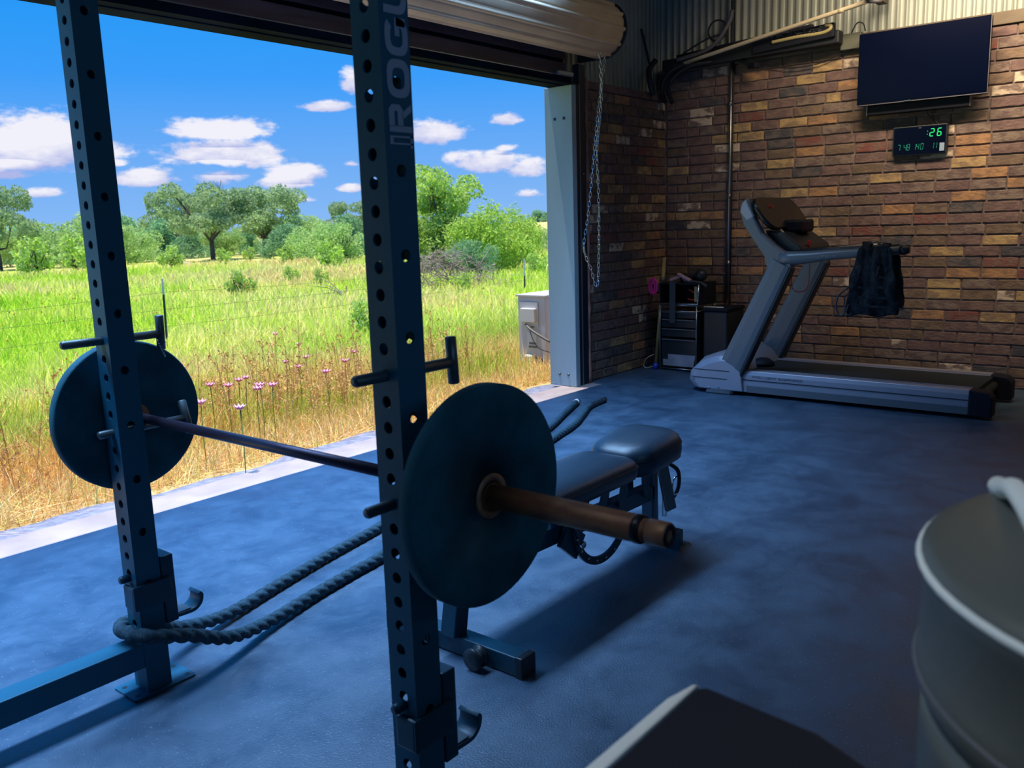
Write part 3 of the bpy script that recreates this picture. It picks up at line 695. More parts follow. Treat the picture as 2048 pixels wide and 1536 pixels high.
# ------------------------------------------------------------------ bench
bench = thing('weight_bench', 'black padded adjustable weight bench with chrome-holed ladder arc behind the near plate', 'bench', (1.3, .56, 0))
def pad(name, x0, x1, yc, w, z, th, tilt, taper=1.0, r=.06):
    n = 28; top = []; L_ = x1-x0
    poly = rounded(L_, w, r, 6); mb = MB(); rings = []
    lay = [(-th/2, .90), (-th/2+.008, .97), (-th*.15, 1.0), (th*.05, 1.0), (th*.25, .985), (th*.40, .94), (th*.52, .84), (th*.60, .66), (th*.64, .4)]
    vs = []; m = len(poly)
    for h, s in lay:
        for a, b in poly:
            tp = 1-(1-taper)*(a/L_+.5); q = (1-s)
            vs.append(((a*(1-q*w/L_)), b*tp*s, h))
    R = Matrix.Rotation(tilt, 3, 'Y'); vs = [Vector(v) for v in vs]; vs = [R @ v+Vector(((x0+x1)/2, yc, z)) for v in vs]
    mb.add(vs, [(i*m+k, i*m+(k+1) % m, (i+1)*m+(k+1) % m, (i+1)*m+k) for i in range(len(lay)-1) for k in range(m)], 0, True)
    mb.f.append(tuple(reversed(range(m)))); mb.f.append(tuple((len(lay)-1)*m+k for k in range(m))); mb.m += [0, 0]; mb.sm += [False, True]
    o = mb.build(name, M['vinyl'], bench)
    sm = MB(); loop = [R @ Vector((a, b*(1-(1-taper)*(a/L_+.5)), th*.14))*1.0+Vector(((x0+x1)/2, yc, z)) for a, b in poly]; loop = [Vector(((x0+x1)/2, yc, z))+(p_-Vector(((x0+x1)/2, yc, z)))*1.004 for p_ in loop]
    sm.tube(loop+[loop[0]], .0022, 5, caps=False).build('seam', M['plastic_black'], o)
    return o
pad('back_pad', .74, 1.66, .555, .285, .410, .082, 0)
pad('seat_pad', 1.655, 2.02, .555, .285, .424, .108, math.radians(-6), 1.14, .10)
B = M['black_steel']
MB().box((.72, .56, .034), (.062, .56, .062)).build('front_foot', B, bench, bevel=.004)
for y in (.275, .845): MB().box((.72, y, .034), (.07, .03, .070)).build('foot_cap', M['plastic_black'], bench, bevel=.005)
MB().box((1.93, .575, .045), (.055, .36, .06)).box((1.93, .575, .008), (.10, .40, .012)).build('rear_foot', B, bench, bevel=.003)
MB().box((1.895, .50, .032), (.010, .25, .060)).build('foot_plate', B, bench, bevel=.002)
MB().box((1.886, .50, .004), (.012, .25, .006)).box((1.94, .376, .004), (.10, .010, .006)).build('foot_edge', M['chrome'], bench)
MB().bar((.70, .555, .06), (.74, .555, .27), .062, .062).build('front_post', B, bench, bevel=.004)
MB().bar((.72, .555, .255), (1.95, .555, .215), .055, .065).build('main_tube', B, bench, bevel=.004)
MB().bar((.95, .555, .28), (1.62, .555, .375), .05, .03).build('back_rail', B, bench, bevel=.003)
MB().bar((1.68, .555, .385), (2.00, .555, .365), .05, .03).build('seat_rail', B, bench, bevel=.003)
for x0, x1 in ((1.50, 1.58), (1.66, 1.70), (1.86, 1.84), (1.30, 1.34)):
    MB().bar((x0, .515, .23), (x1, .515, .39), .008, .045, upv=(1, 0, 0)).bar((x0, .595, .23), (x1, .595, .39), .008, .045, upv=(1, 0, 0)).build('support_plate', B, bench)
MB().bar((1.96, .555, .03), (1.95, .555, .37), .05, .055).build('rear_post', B, bench, bevel=.004)
for y, s in ((.42, 1), (.69, 1)):
    MB().lathe([(.010, -.02), (.036, -.02), (.036, -.012), (.026, -.010), (.026, .010), (.036, .012), (.036, .02), (.010, .02)], (.655, y, .040), 'x', 26).build('wheel', M['plastic_black'], bench)
    MB().lathe([(.0265, -.009), (.0265, .009)], (.655, y, .040), 'x', 26).build('wheel_tread', M['pin_steel'], bench)
# ladder arc with chrome holes
cx, cz, ra = 1.475, .262, .20; arc = []
for k in range(25):
    a = math.radians(178+k*(323-178)/24); arc.append((cx+ra*math.cos(a), cz+ra*.97*math.sin(a)))
inn = [(cx+(x-cx)*.84, cz+(z-cz)*.84) for x, z in arc]
ao = MB().prism(arc+inn[::-1], 'y', .478, .492, 0, False).build('ladder_arc', B, bench, bevel=.002)
for k in range(7):
    a = math.radians(196+k*19.5); x, z = cx+ra*.92*math.cos(a), cz+ra*.895*math.sin(a)
    MB().lathe([(0, -.003), (.0065, -.003), (.0065, .0)], (x, .478, z), 'y', 10).build('pin_hole', M['chrome'], ao)
MB().bar((1.20, .485, .40), (1.30, .485, .22), .03, .012).bar((1.24, .50, .25), (1.34, .50, .17), .02, .10).build('arc_bracket', B, bench, bevel=.003)
MB().lathe([(0, -.03), (.012, -.03), (.014, -.026), (.010, -.012), (.010, .0)], (1.30, .478, .20), 'y', 12).build('pop_pin', M['chrome'], bench)
MB().tube(catmull([(2.0, .49, .34), (2.03, .46, .30), (2.05, .47, .22), (2.02, .49, .17), (2.0, .50, .20)], 6), .009, 8).build('cable', M['plastic_black'], bench)
rg = [(2.03+.032*math.cos(a), .47, .235+.040*math.sin(a)) for a in np.linspace(0, 2*PI, 20)]
MB().tube(rg, .0035, 6, caps=False).build('ring', M['chrome'], bench)
MB().box((1.985, .50, .15), (.016, .016, .09)).build('latch', M['chrome'], bench)
MB().bar((1.94, .49, .36), (1.985, .47, .14), .02, .05).build('seat_bracket', M['tread_grey'], bench, bevel=.003)

# ------------------------------------------------------------------ battle rope
def rope_pts():
    A = [(4.285, 2.308, .022), (4.13, 2.29, .022), (3.995, 2.255, .022), (3.75, 2.14, .022), (3.486, 2.025, .022), (3.167, 1.935, .022), (2.7, 1.80, .022), (2.1, 1.62, .022), (1.55, 1.46, .022), (1.097, 1.335, .022),
         (.93, 1.305, .022), (.681, 1.255, .024), (.43, 1.185, .034), (.24, 1.120, .075), (.09, 1.092, .150), (-.03, 1.092, .195), (-.066, 1.14, .205), (-.066, 1.20, .205), (-.02, 1.245, .195), (.07, 1.255, .15), (.17, 1.30, .085),
         (.381, 1.365, .03), (.688, 1.455, .022), (.959, 1.526, .022), (1.339, 1.61, .022), (1.9, 1.75, .022), (2.5, 1.89, .022), (3.0, 2.02, .022), (3.339, 2.12, .022), (3.75, 2.29, .022), (4.12, 2.44, .022)]
    return A
ctrl = catmull(rope_pts(), 40); acc = [0]
for i in range(1, len(ctrl)): acc.append(acc[-1]+(ctrl[i]-ctrl[i-1]).length)
rope = thing('battle_rope', 'thick black twisted battle rope looped round the far upright and trailing over the floor', 'rope', (1.5, 1.5, 0))
n_ = int(acc[-1]/.0055); pts = []; j = 0
for k in range(n_+1):
    s = acc[-1]*k/n_
    while j < len(acc)-2 and acc[j+1] < s: j += 1
    t = (s-acc[j])/max(acc[j+1]-acc[j], 1e-9); pts.append(ctrl[j].lerp(ctrl[j+1], t))
ds = acc[-1]/n_
MB().tube(pts, .0205, 20, rf=lambda i, a: 1+.34*abs(math.cos(1.5*(a-2*PI*i*ds/.15)))-.20).build('twisted_strands', M['rope'], rope)
for a, b in ((pts[0], pts[45]), (pts[-1], pts[-22])):
    sl = MB(); P = [a+(a-b).normalized()*.012, a, a.lerp(b, .5), b]
    i0 = [pts[k] for k in range(0, 46, 5)] if a is pts[0] else [pts[-1-k] for k in range(0, 23, 5)]
    sl.tube([i0[0]+(i0[0]-i0[1]).normalized()*.012]+i0, .0222, 14).build('grip_sleeve', M['plastic_black'], rope)
    MB().tube([i0[0]+(i0[0]-i0[1]).normalized()*.010, i0[0]+(i0[0]-i0[1]).normalized()*.014], .016, 12).build('end_cap', M['rope'], rope)
tp = MB()
for k in (8, 14, 20, 26): tp.box(pts[k]+Vector((0, 0, .0222)), (.010, .014, .002))
tp.build('grip_print', M['chrome'], rope)
tp = MB().tube([pts[-4]+Vector((0, 0, .004)), pts[-10]+Vector((0, 0, .004))], .0232, 14).build('end_tape', M['white_plastic'], rope)

# ------------------------------------------------------------------ treadmill
tm = thing('treadmill', 'grey and silver treadmill with slanted uprights standing along the brick wall', 'treadmill', (5.4, .9, 0))
TX0, TX1 = 5.05, 5.84
G, S_ = M['tread_grey'], M['tread_silver']
for sx, x in ((0, TX0), (1, TX1-.10)):
    a, b = (x, x+.10)
    face = TX0 if not sx else TX1
    pr = [(a if not sx else b, .03), (a if not sx else b, .165), ((a+.012) if not sx else (b-.012), .195), ((b-.012) if not sx else (a+.012), .195), (b if not sx else a, .165), (b if not sx else a, .03)]
    MB().prism(pr, 'y', -.05, 1.60).build('side_rail', S_, tm, bevel=.004)
    xx = a-.002 if not sx else b+.002
    MB().box((xx+(.001 if not sx else -.001), .775, .127), (.006, 1.645, .006)).build('rail_groove', M['tread_lip'], tm)
    MB().prism([(xx+(.003 if not sx else -.003)-(.0035 if not sx else -.0035), .03), (xx+(.003 if not sx else -.003)-(.0035 if not sx else -.0035), .082), (xx+(.01 if not sx else -.01), .082), (xx+(.01 if not sx else -.01), .03)], 'y', -.045, 1.50).build('lower_trim', M['tread_grey'], tm)
MB().box(((TX0+TX1)/2, .76, .165), (TX1-TX0-.20, 1.66, .035)).build('running_belt', M['belt'], tm)
MB().box(((TX0+TX1)/2, .80, .085), (TX1-TX0-.21, 1.6, .11)).build('deck', M['plastic_black'], tm)
for x in (TX0+.105, TX1-.105): MB().box((x, .76, .196), (.01, 1.62, .004)).build('rail_trim', M['tread_silver'], tm)
for x in (TX0+.06, TX1-.06):
    MB().prism([(-.19, .02), (-.19, .15), (-.16, .185), (-.048, .197), (-.048, .02)], 'x', x-.062, x+.062).build('end_cap', M['plastic_dark'], tm, bevel=.010)
MB().lathe([(.035, -(TX1-TX0)/2+.12), (.035, (TX1-TX0)/2-.12)], ((TX0+TX1)/2, -.07, .115), 'x', 16).build('rear_roller', M['belt'], tm)
# motor hood
hood = MB(); xs = [TX0-.03, TX0, TX0+.10, TX1-.10, TX1, TX1+.03]; sc = [.80, .93, 1, 1, .93, .80]; vs = []
base = [(1.52, .035), (1.97, .035), (2.02, .09), (2.01, .16), (1.985, .185), (1.90, .27), (1.78, .315), (1.68, .325), (1.60, .28), (1.54, .205)]
for x, s in zip(xs, sc):
    for y, z in base: vs.append((x, 1.52+(y-1.52)*(s if y > 1.7 else 1), .035+(z-.035)*(s if z > .2 else 1)))
m_ = len(base)
hood.add(vs, [(i*m_+k, i*m_+(k+1) % m_, (i+1)*m_+(k+1) % m_, (i+1)*m_+k) for i in range(5) for k in range(m_)], 0, True)
hood.f += [tuple(reversed(range(m_))), tuple(5*m_+k for k in range(m_))]; hood.m += [0, 0]; hood.sm += [False, False]
ho = hood.build('motor_hood', S_, tm, bevel=.006)
MB().box((TX0-.031, 1.80, .122), (.004, .30, .005)).build('hood_seam', M['tread_lip'], ho)
MB().box((TX0-.031, 1.78, .186), (.004, .30, .005)).build('hood_seam', M['tread_lip'], ho)
MB().lathe([(0, .0), (.10, .0), (.10, .02), (.06, .05), (0, .055)], (5.42, 1.54, .19), 'z', 20).build('hood_cover', M['plastic_dark'], ho)
# slanted uprights: flat paddle section, grey face and black rear edge
for x in (TX0+.0, TX1-.05):
    A, Bq = Vector((x+.015, 1.735, 0.0)), Vector((x+.015, 1.245, 1.02))
    for nm, off, wd, m_ in (('upright', 0.0, .185, G), ('upright_edge', -.105, .028, M['plastic_black'])):
        q = MB(); pr = []
        for (p, hw) in ((A, wd/2), (Bq, wd/2*.80)):
            pr.append((p, hw))
        sec = []
        dirn = (Bq-A).normalized(); wv = Vector((0, dirn.z, -dirn.y)); vs = []
        for p, hw in pr:
            c = p+wv*off*(-1 if wv.y < 0 else 1)*(1 if p is A else .82)
            for dx, dw in ((-.038, -1), (-.044, -.5), (-.044, .5), (-.038, 1), (.038, 1), (.044, .5), (.044, -.5), (.038, -1)): vs.append(c+Vector((dx, 0, 0))+wv*hw*dw)
        for v in vs[:8]: v.z = max(v.z, .004) if False else v.z
        # cut the foot flat
        for v in vs[:8]:
            t_ = (.004-v.z)/dirn.z; v += dirn*t_
        q.add(vs, [(k, (k+1) % 8, 8+(k+1) % 8, 8+k) for k in range(8)]+[tuple(reversed(range(8))), tuple(range(8, 16))])
        uo = q.build(nm, m_, tm, bevel=.004)
    if x == TX0:
        for y, z in ((1.80, .045), (1.72, .055)): MB().lathe([(.008, 0), (.008, -.004), (0, -.005)], (x-.030, y, z), 'x', 10).build('screw', M['chrome'], uo)
# elbow and neck on each side sweeping up to the head
for x in (TX0-.01, TX1-.065):
    prof_ = [(1.345, .93), (1.375, 1.06), (1.455, 1.17), (1.545, 1.30), (1.575, 1.40), (1.555, 1.47), (1.52, 1.50), (1.50, 1.47), (1.455, 1.34), (1.40, 1.24), (1.30, 1.15), (1.21, 1.09), (1.175, 1.05), (1.165, .985), (1.19, .955)]
    MB().prism(prof_, 'x', x, x+.075).build('neck', M['tread_grey'] if x > 5.2 else G, tm, bevel=.014, seg=3)
    sd = MB().prism([(1.515, 1.33), (1.575, 1.40), (1.56, 1.46), (1.525, 1.495), (1.50, 1.44), (1.46, 1.36)], 'x', x-.003, x+.078).build('head_side', S_, tm, bevel=.01)
# console head: dark slab leaning back
Rm = Matrix.Rotation(math.radians(-0), 3, 'X')
cons = MB(); 
outl = rounded(.80, .30, .12, 8)
dir_up = Vector((0, .22, .30)).normalized(); c0 = Vector(((TX0+TX1)/2, 1.415, 1.385)); nrm = Vector((0, -dir_up.z, dir_up.y))
vs = []
for d_, s in ((-.035, .94), (-.02, 1.0), (.0, 1.0), (.010, .97)):
    for a, b in outl: vs.append(c0+Vector((a*s, 0, 0))+dir_up*b*s*.95+nrm*d_)
k_ = len(outl); cons.add(vs, [(i*k_+k, i*k_+(k+1) % k_, (i+1)*k_+(k+1) % k_, (i+1)*k_+k) for i in range(3) for k in range(k_)], 0, True)
cons.f += [tuple(reversed(range(k_))), tuple(3*k_+k for k in range(k_))]; cons.m += [0, 0]; cons.sm += [False, False]
co = cons.build('console', M['console_glass'], tm)
lg = MB(); cc_ = c0+nrm*.0115+Vector((-.16, 0, 0))+dir_up*.055
for s in (-1, 1):
    P_ = [cc_+Vector((s*.010, 0, 0))+dir_up*.0, cc_+Vector((s*.028, 0, 0))+dir_up*.012, cc_+Vector((s*.032, 0, 0))-dir_up*.012, cc_+Vector((s*.012, 0, 0))-dir_up*.016]
    lg.tube(P_, .004, 6)
lg.build('logo', M['red'], co)
# lower desk with cup holders, and hand grips
MB().prism([(1.40, 1.18), (1.42, 1.26), (1.28, 1.235), (1.15, 1.145), (1.13, 1.11), (1.20, 1.09), (1.32, 1.12)], 'x', TX0+.10, TX1-.10).build('desk', M['plastic_black'], tm, bevel=.012)
MB().prism(rounded(.30, .16, .05, 6, (TX0+TX1)/2+.05, 1.30), 'z', 1.235, 1.33).build('reading_rack', M['plastic_dark'], tm, bevel=.02)
for x in (5.22, 5.66): MB().bar((x, 1.33, 1.26), (x, 1.24, 1.17), .02, .012).build('switch', M['cream'] if x < 5.4 else M['white_plastic'], tm)
for x, yr, nm in ((TX0+.028, .0, 0), (TX1-.028, .36, 1)):
    rings = [(1.26, 1.05, .060), (1.18, 1.052, .052), (1.05, 1.062, .043), (.90, 1.078, .036), (.70, 1.092, .033), (.52, 1.102, .031), (.42, 1.108, .029)]
    MB().tube([(x, y+yr*(1.26-y)/.84, z) for y, z, r in rings], [r for *_, r in rings], 18).build('handrail', M['tread_grey'], tm)
    MB().tube([(x, .43+yr, 1.108), (x, .40+yr, 1.109), (x, .37+yr, 1.110)], [.032, .034, .020], 16).build('handrail_end', M['plastic_black'], tm)
    MB().tube([(x+.012, 1.15, 1.098), (x+.012, .90, 1.112), (x+.012, .55+yr, 1.130), (x+.012, .44+yr, 1.138)], [.016, .018, .018, .012], 10).build('handrail_grip', M['plastic_black'], tm)
hbx = TX0-.010
# safety cord
cord = catmull([(5.30, 1.235, 1.17), (5.28, 1.24, 1.0), (5.28, 1.26, .86), (5.28, 1.23, .80), (5.28, 1.16, .80), (5.29, 1.13, .86), (5.30, 1.13, 1.0), (5.30, 1.14, 1.16)], 8)
MB().tube(cord, .0035, 6).build('safety_cord', M['red'], tm)
MB().box((5.30, 1.14, 1.155), (.03, .02, .04)).build('safety_clip', M['red'], tm, bevel=.004)
# printed words on the rail: polygonal stroke capitals
def stroke_text(txt, place, w, h, th, gap, mb):
    G_ = {'I': [[(.5, 0), (.5, 1)]], 'N': [[(0, 0), (0, 1), (1, 0), (1, 1)]], 'T': [[(0, 1), (1, 1)], [(.5, 0), (.5, 1)]], 'E': [[(1, 0), (0, 0), (0, 1), (1, 1)], [(0, .5), (.8, .5)]],
          'L': [[(0, 1), (0, 0), (1, 0)]], 'G': [[(1, .8), (.8, 1), (.1, 1), (0, .8), (0, .2), (.2, 0), (1, 0), (1, .5), (.6, .5)]], 'S': [[(1, 1), (.1, 1), (0, .85), (0, .6), (.1, .5), (.9, .5), (1, .4), (1, .1), (.9, 0), (0, 0)]],
          'U': [[(0, 1), (0, .1), (.15, 0), (.85, 0), (1, .1), (1, 1)]], 'P': [[(0, 0), (0, 1), (.9, 1), (1, .9), (1, .55), (.9, .45), (0, .45)]], 'O': [[(.15, 0), (0, .15), (0, .85), (.15, 1), (.85, 1), (1, .85), (1, .15), (.85, 0), (.15, 0)]],
          'M': [[(0, 0), (0, 1), (.5, .4), (1, 1), (1, 0)]], 'A': [[(0, 0), (.5, 1), (1, 0)], [(.2, .35), (.8, .35)]], 'R': [[(0, 0), (0, 1), (1, 1), (1, .5), (0, .5)], [(.5, .5), (1, 0)]], 'X': [[(0, 0), (1, 1)], [(0, 1), (1, 0)]]}
    x = 0
    for c in txt:
        if c == ' ': x += w*.8; continue
        ww = w*.25 if c == 'I' else w
        for st_ in G_[c]:
            for (a0, b0), (a1, b1) in zip(st_[:-1], st_[1:]):
                p0 = (x+a0*ww, b0*h); p1 = (x+a1*ww, b1*h); d = Vector((p1[0]-p0[0], p1[1]-p0[1])).normalized()*th/2; n = Vector((-d.y, d.x))
                q = [(p0[0]-d.x+n.x, p0[1]-d.y+n.y), (p1[0]+d.x+n.x, p1[1]+d.y+n.y), (p1[0]+d.x-n.x, p1[1]+d.y-n.y), (p0[0]-d.x-n.x, p0[1]-d.y-n.y)]
                mb.add([place(*t) for t in q]+[place(*t, .0008) for t in q], [(0, 1, 2, 3), (4, 5, 6, 7), (0, 1, 5, 4), (1, 2, 6, 5), (2, 3, 7, 6), (3, 0, 4, 7)])
        x += ww+gap
    return x
tx = MB(); stroke_text('INTELLIGENT SUSPENSION', lambda a, b, d=0: (TX0-.0006+d*.5, 1.455-a, .146+b), .0135, .013, .0028, .0062, tx)
o = tx.build('printed_words', M['tread_lip'], tm); o['label'] = 'small black print reading INTELLIGENT SUSPENSION'
tx = MB(); stroke_text('MATRIX', lambda a, b, d=0: (TX0-.0105+d*.5, 1.02-a, 1.052+b+a*.09), .020, .014, .0028, .013, tx)
o = tx.build('raised_word', M['tread_silver'], tm)

# vest hanging over the near handrail
vest = thing('weighted_vest', 'black webbed weighted vest hanging over the treadmill handrail', 'vest', (5.08, .58, .66))
def cloth(xoff, w0, w1, z1, seed, bulge):
    nx, nz = 22, 34; rd = np.random.default_rng(seed); ph = rd.uniform(0, 6, 6); vs = []
    for j in range(nz+1):
        t = j/nz; z = 1.128-(1.128-z1)*t; hw = (w0+(w1-w0)*min(1, t*1.25)**.8)/2; yc = .570+.012*t
        for i in range(nx+1):
            s = i/nx*2-1; fold = .012*math.sin(s*7+ph[0]+t*2)+.008*math.sin(s*13+ph[1]-t*5)+.008*math.sin(t*12+s*3+ph[2])
            zz = z+(.012*math.sin(s*5+ph[3]) if j == nz else 0)
            vs.append((xoff+(bulge*math.sin(PI*min(1, t*1.1))+fold)*(-1 if xoff < 5.08 else 1), yc-s*hw*(1+.03*math.sin(t*17+ph[4]))-.0, zz))
    mb = MB(); n = nx+1; mb.add(vs, [(j*n+i, j*n+i+1, (j+1)*n+i+1, (j+1)*n+i) for j in range(nz) for i in range(nx)], 0, True); return mb
for xo, sd, nm, z1 in ((5.028, 3, 'front_panel', .665), (5.135, 8, 'back_panel', .70)):
    o = cloth(xo, .20, .345, z1, sd, .030).build(nm, M['fabric'], vest); s_ = o.modifiers.new('thick', 'SOLIDIFY'); s_.thickness = .012
for y in (.52, .645):
    P_ = [(5.012, y, 1.10), (5.022, y, 1.132), (5.05, y, 1.150), (5.09, y, 1.152), (5.13, y, 1.135), (5.142, y, 1.10)]
    q = MB(); 
    for a, b in zip(P_[:-1], P_[1:]): q.bar(a, b, .055, .012)
    q.build('shoulder_strap', M['fabric'], vest, bevel=.004)
for y in (.665, .545):
    q = MB(); 
    for k in range(4): q.tube([(4.975, y-.014+k*.009, 1.01), (4.968, y-.010+k*.009+.018, .91)], .0016, 4)
    q.build('reflective_stitching', M['cable_grey'], vest)
for z in (.93, .86, .79, .73):
    MB().box((4.990, .565, z), (.012, .20+.05*random.random(), .018)).build('webbing_row', M['fabric'], vest, bevel=.002)
lp = catmull([(5.0, .735, .86), (4.985, .80, .80), (4.98, .815, .72), (4.98, .785, .66), (4.985, .755, .69), (5.0, .765, .78), (5.0, .735, .82)], 6)
MB().tube(lp, .006, 6).build('side_strap', M['fabric_light'], vest)
lp = catmull([(5.0, .735, .74), (4.99, .745, .68), (4.99, .725, .665), (5.0, .71, .68)], 6); MB().tube(lp, .005, 6).build('side_strap', M['fabric_light'], vest)
MB().box((5.0, .385, .72), (.02, .03, .012)).build('buckle', M['plastic_black'], vest, bevel=.002)

# ------------------------------------------------------------------ wall items
tv = thing('television', 'large black flat television hung near the top of the brick wall', 'television', (6.2, .64, 2.2))
MB().box((6.150, .635, 2.462), (.045, .93, .545)).build('case', M['screen'], tv, bevel=.006)
MB().box((6.1265, .635, 2.470), (.003, .905, .515)).build('screen', M['screen'], tv)
MB().box((6.125, .635, 2.196), (.004, .93, .006)).box((6.125, .172, 2.46), (.005, .004, .54)).build('bezel_edge', M['cable_grey'], tv)
MB().box((6.122, .72, 2.199), (.003, .05, .008)).build('badge', M['conduit'], tv)
MB().box((6.235, .635, 2.46), (.122, .30, .30)).build('wall_bracket', M['track'], tv, bevel=.004)
sb = thing('soundbar', 'black soundbar with silver ends mounted right under the television', 'speaker', (6.22, .65, 2.12))
MB().box((6.225, .665, 2.158), (.09, .74, .072)).build('case', M['plastic_dark'], sb, bevel=.006)
for y in (1.036, .294): MB().box((6.225, y, 2.158), (.092, .005, .074)).build('end_cap', M['conduit'], sb)
MB().box((6.272, .65, 2.165), (.03, .2, .06)).build('wall_bracket', M['track'], sb)
for y0, pts_ in ((0, [(6.27, .62, 2.13), (6.285, .60, 2.09), (6.285, .57, 2.05), (6.26, .56, 2.01)]),):
    MB().tube(catmull(pts_, 8), .003, 6).build('cable', M['cable'], sb)
ck = thing('wall_timer', 'black digital gym timer with green digits and a pale sticker on the brick wall', 'timer', (6.26, .65, 1.79))
CY, CZ = .650, 1.905
MB().box((6.272, CY, CZ), (.050, .395, .222)).build('case', M['plastic_black'], ck, bevel=.004)
MB().box((6.2455, CY, CZ), (.003, .375, .205)).build('face', M['screen'], ck)
SEG = {'0': 'abcdef', '1': 'bc', '2': 'abged', '3': 'abgcd', '4': 'fgbc', '5': 'afgcd', '6': 'afgedc', '7': 'abc', '8': 'abcdefg', '9': 'abcdfg'}
def digit(mb, ch, y, z, w, h, t, dots=False):
    s = {'a': (0, h/2, 1), 'g': (0, 0, 1), 'd': (0, -h/2, 1), 'f': (-w/2, h/4, 0), 'b': (w/2, h/4, 0), 'e': (-w/2, -h/4, 0), 'c': (w/2, -h/4, 0)}
    for k in SEG[ch]:
        dy, dz, hz = s[k]; sh_ = dz*.12
        if dots:
            for q in (-.32, 0, .32):
                mb.box((6.243, y-(dy+sh_+(q*w if hz else 0)), z+dz+(0 if hz else q*h/2*.9)), (.002, t, t))
        else: mb.box((6.243, y-(dy+sh_), z+dz), (.002, w*.85 if hz else t, t if hz else h*.42))
g = MB(); digit(g, '2', .560, 1.957, .026, .054, .0065); digit(g, '6', .507, 1.957, .026, .054, .0065); g.box((6.243, .592, 1.968), (.002, .005, .005)).box((6.243, .594, 1.946), (.002, .005, .005))
g.build('green_digits', M['led'], ck)
g = MB()
for ch_, y in (('7', .798), ('4', .752), ('8', .728), ('1', .682), ('4', .660), ('0', .628), ('1', .552), ('1', .530)): digit(g, ch_, y, 1.858, .018, .044, .0036, True)
g.build('small_digits', M['led_dim'], ck)
MB().box((6.243, .648, 1.998), (.002, .020, .006)).build('badge', M['conduit'], ck)
MB().box((6.243, .484, 1.845), (.002, .034, .060)).build('sticker', mat('pale_sticker', (.30, .42, .55), .6), ck)
MB().tube(catmull([(6.28, .58, 2.12), (6.27, .565, 2.08), (6.27, .545, 2.04), (6.27, .52, 2.015)], 6), .003, 6).build('cable', M['cable'], ck)

cdt = thing('electrical_conduit', 'thin vertical metal conduit running down the brick wall to an outlet box', 'conduit', (6.27, 2.24, .4))
MB().tube([(6.272, 2.236, 3.3), (6.272, 2.240, 1.6), (6.272, 2.246, .50)], .014, 12).build('pipe', M['conduit'], cdt)
MB().tube([(6.275, 2.215, 3.3), (6.275, 2.222, .50)], .006, 8).build('cable', M['cable'], cdt)
for z in (2.35, 1.55, .95): MB().tube([(6.272, 2.24, z-.02), (6.272, 2.24, z+.02)], .0175, 12).build('coupling', M['conduit'], cdt)
MB().box((6.27, 2.262, .445), (.055, .12, .115)).build('outlet_box', M['cream'], cdt, bevel=.004)
MB().box((6.235, 2.262, .43), (.04, .075, .05)).build('plug', M['plastic_black'], cdt, bevel=.005)
pl = MB(); 
for y in (2.22, 2.29, 2.33): pl.box((6.235, y, .40), (.03, .022, .03))
pl.build('plug_pins', M['cable_grey'], cdt, bevel=.004)
MB().tube(catmull([(6.22, 2.25, .40), (6.2, 2.22, .30), (6.22, 2.20, .15), (6.20, 2.10, .03), (6.10, 2.02, .012)], 8), .006, 6).build('cord', M['cable'], cdt)

# cable tray, pipe and loose cables high in the corner
tray = thing('cable_tray', 'black cable trunking along the top of the brick wall from the corner', 'cable tray', (6.2, 1.9, 2.68))
MB().bar((6.20, 2.86, 2.73), (6.18, 1.26, 2.75), .10, .10, upv=(0, 0, 1)).build('trunking', M['cable'], tray, bevel=.01)
MB().bar((6.24, 2.75, 2.79), (6.22, 1.5, 2.86), .05, .06).build('cover', M['plastic_dark'], tray, bevel=.01)
fx = thing('wall_lamp', 'long black fixture with a yellowed ribbed tube at the end of the trunking', 'lamp', (6.18, 1.5, 2.7))
MB().bar((6.14, 1.98, 2.765), (6.12, 1.29, 2.80), .05, .11).build('housing', M['plastic_dark'], fx, bevel=.006)
cs = MB(); P_ = catmull([(6.10, 1.80, 2.775), (6.10, 1.60, 2.785), (6.10, 1.40, 2.785), (6.095, 1.325, 2.80), (6.10, 1.315, 2.83), (6.10, 1.36, 2.845)], 14)
cs.tube(P_, .013, 8, rf=lambda i, a: 1+.25*(i % 2)).build('ribbed_tube', mat('yellowed_tube', (.42, .36, .16), .5), fx)
cs = MB(); rd = random.Random(4)
for k in range(70):
    y = 1.38+.42*rd.random(); z = 2.805+.035*rd.random(); cs.box((6.096, y, z), (.004, .005+.02*rd.random(), .004))
cs.build('frayed_wiring', M['cable_grey'], fx)
pp = thing('cream_pipe', 'cream plastic pipe slanting up across the corrugated siding', 'pipe', (6.1, 1.9, 2.75))
MB().tube([(6.12, 2.72, 2.70), (6.10, 2.40, 2.75), (5.98, 1.05, 2.93), (5.97, .98, 2.94)], .017, 12).build('pipe', M['cream'], pp)
MB().tube([(5.99, 1.22, 2.905), (5.99, 1.18, 2.91)], .0195, 12).build('pipe_coupling', M['cream'], pp)
MB().tube([(5.97, 1.0, 2.94), (5.975, .93, 2.93), (5.99, .90, 2.925)], [.018, .019, .012], 12).build('pipe_end', M['cable_grey'], pp)
MB().box((6.04, .98, 3.02), (.5, .07, .12)).build('hanger', M['timber'], pp, bevel=.004)
gb = MB().box((6.255, 1.20, 2.715), (.05, .16, .12)).build('junction_box', mat('olive_box', (.11, .12, .09), .6), None, bevel=.004)
tag(gb, 'small olive grey junction box left of the television on the brick wall', 'junction box')
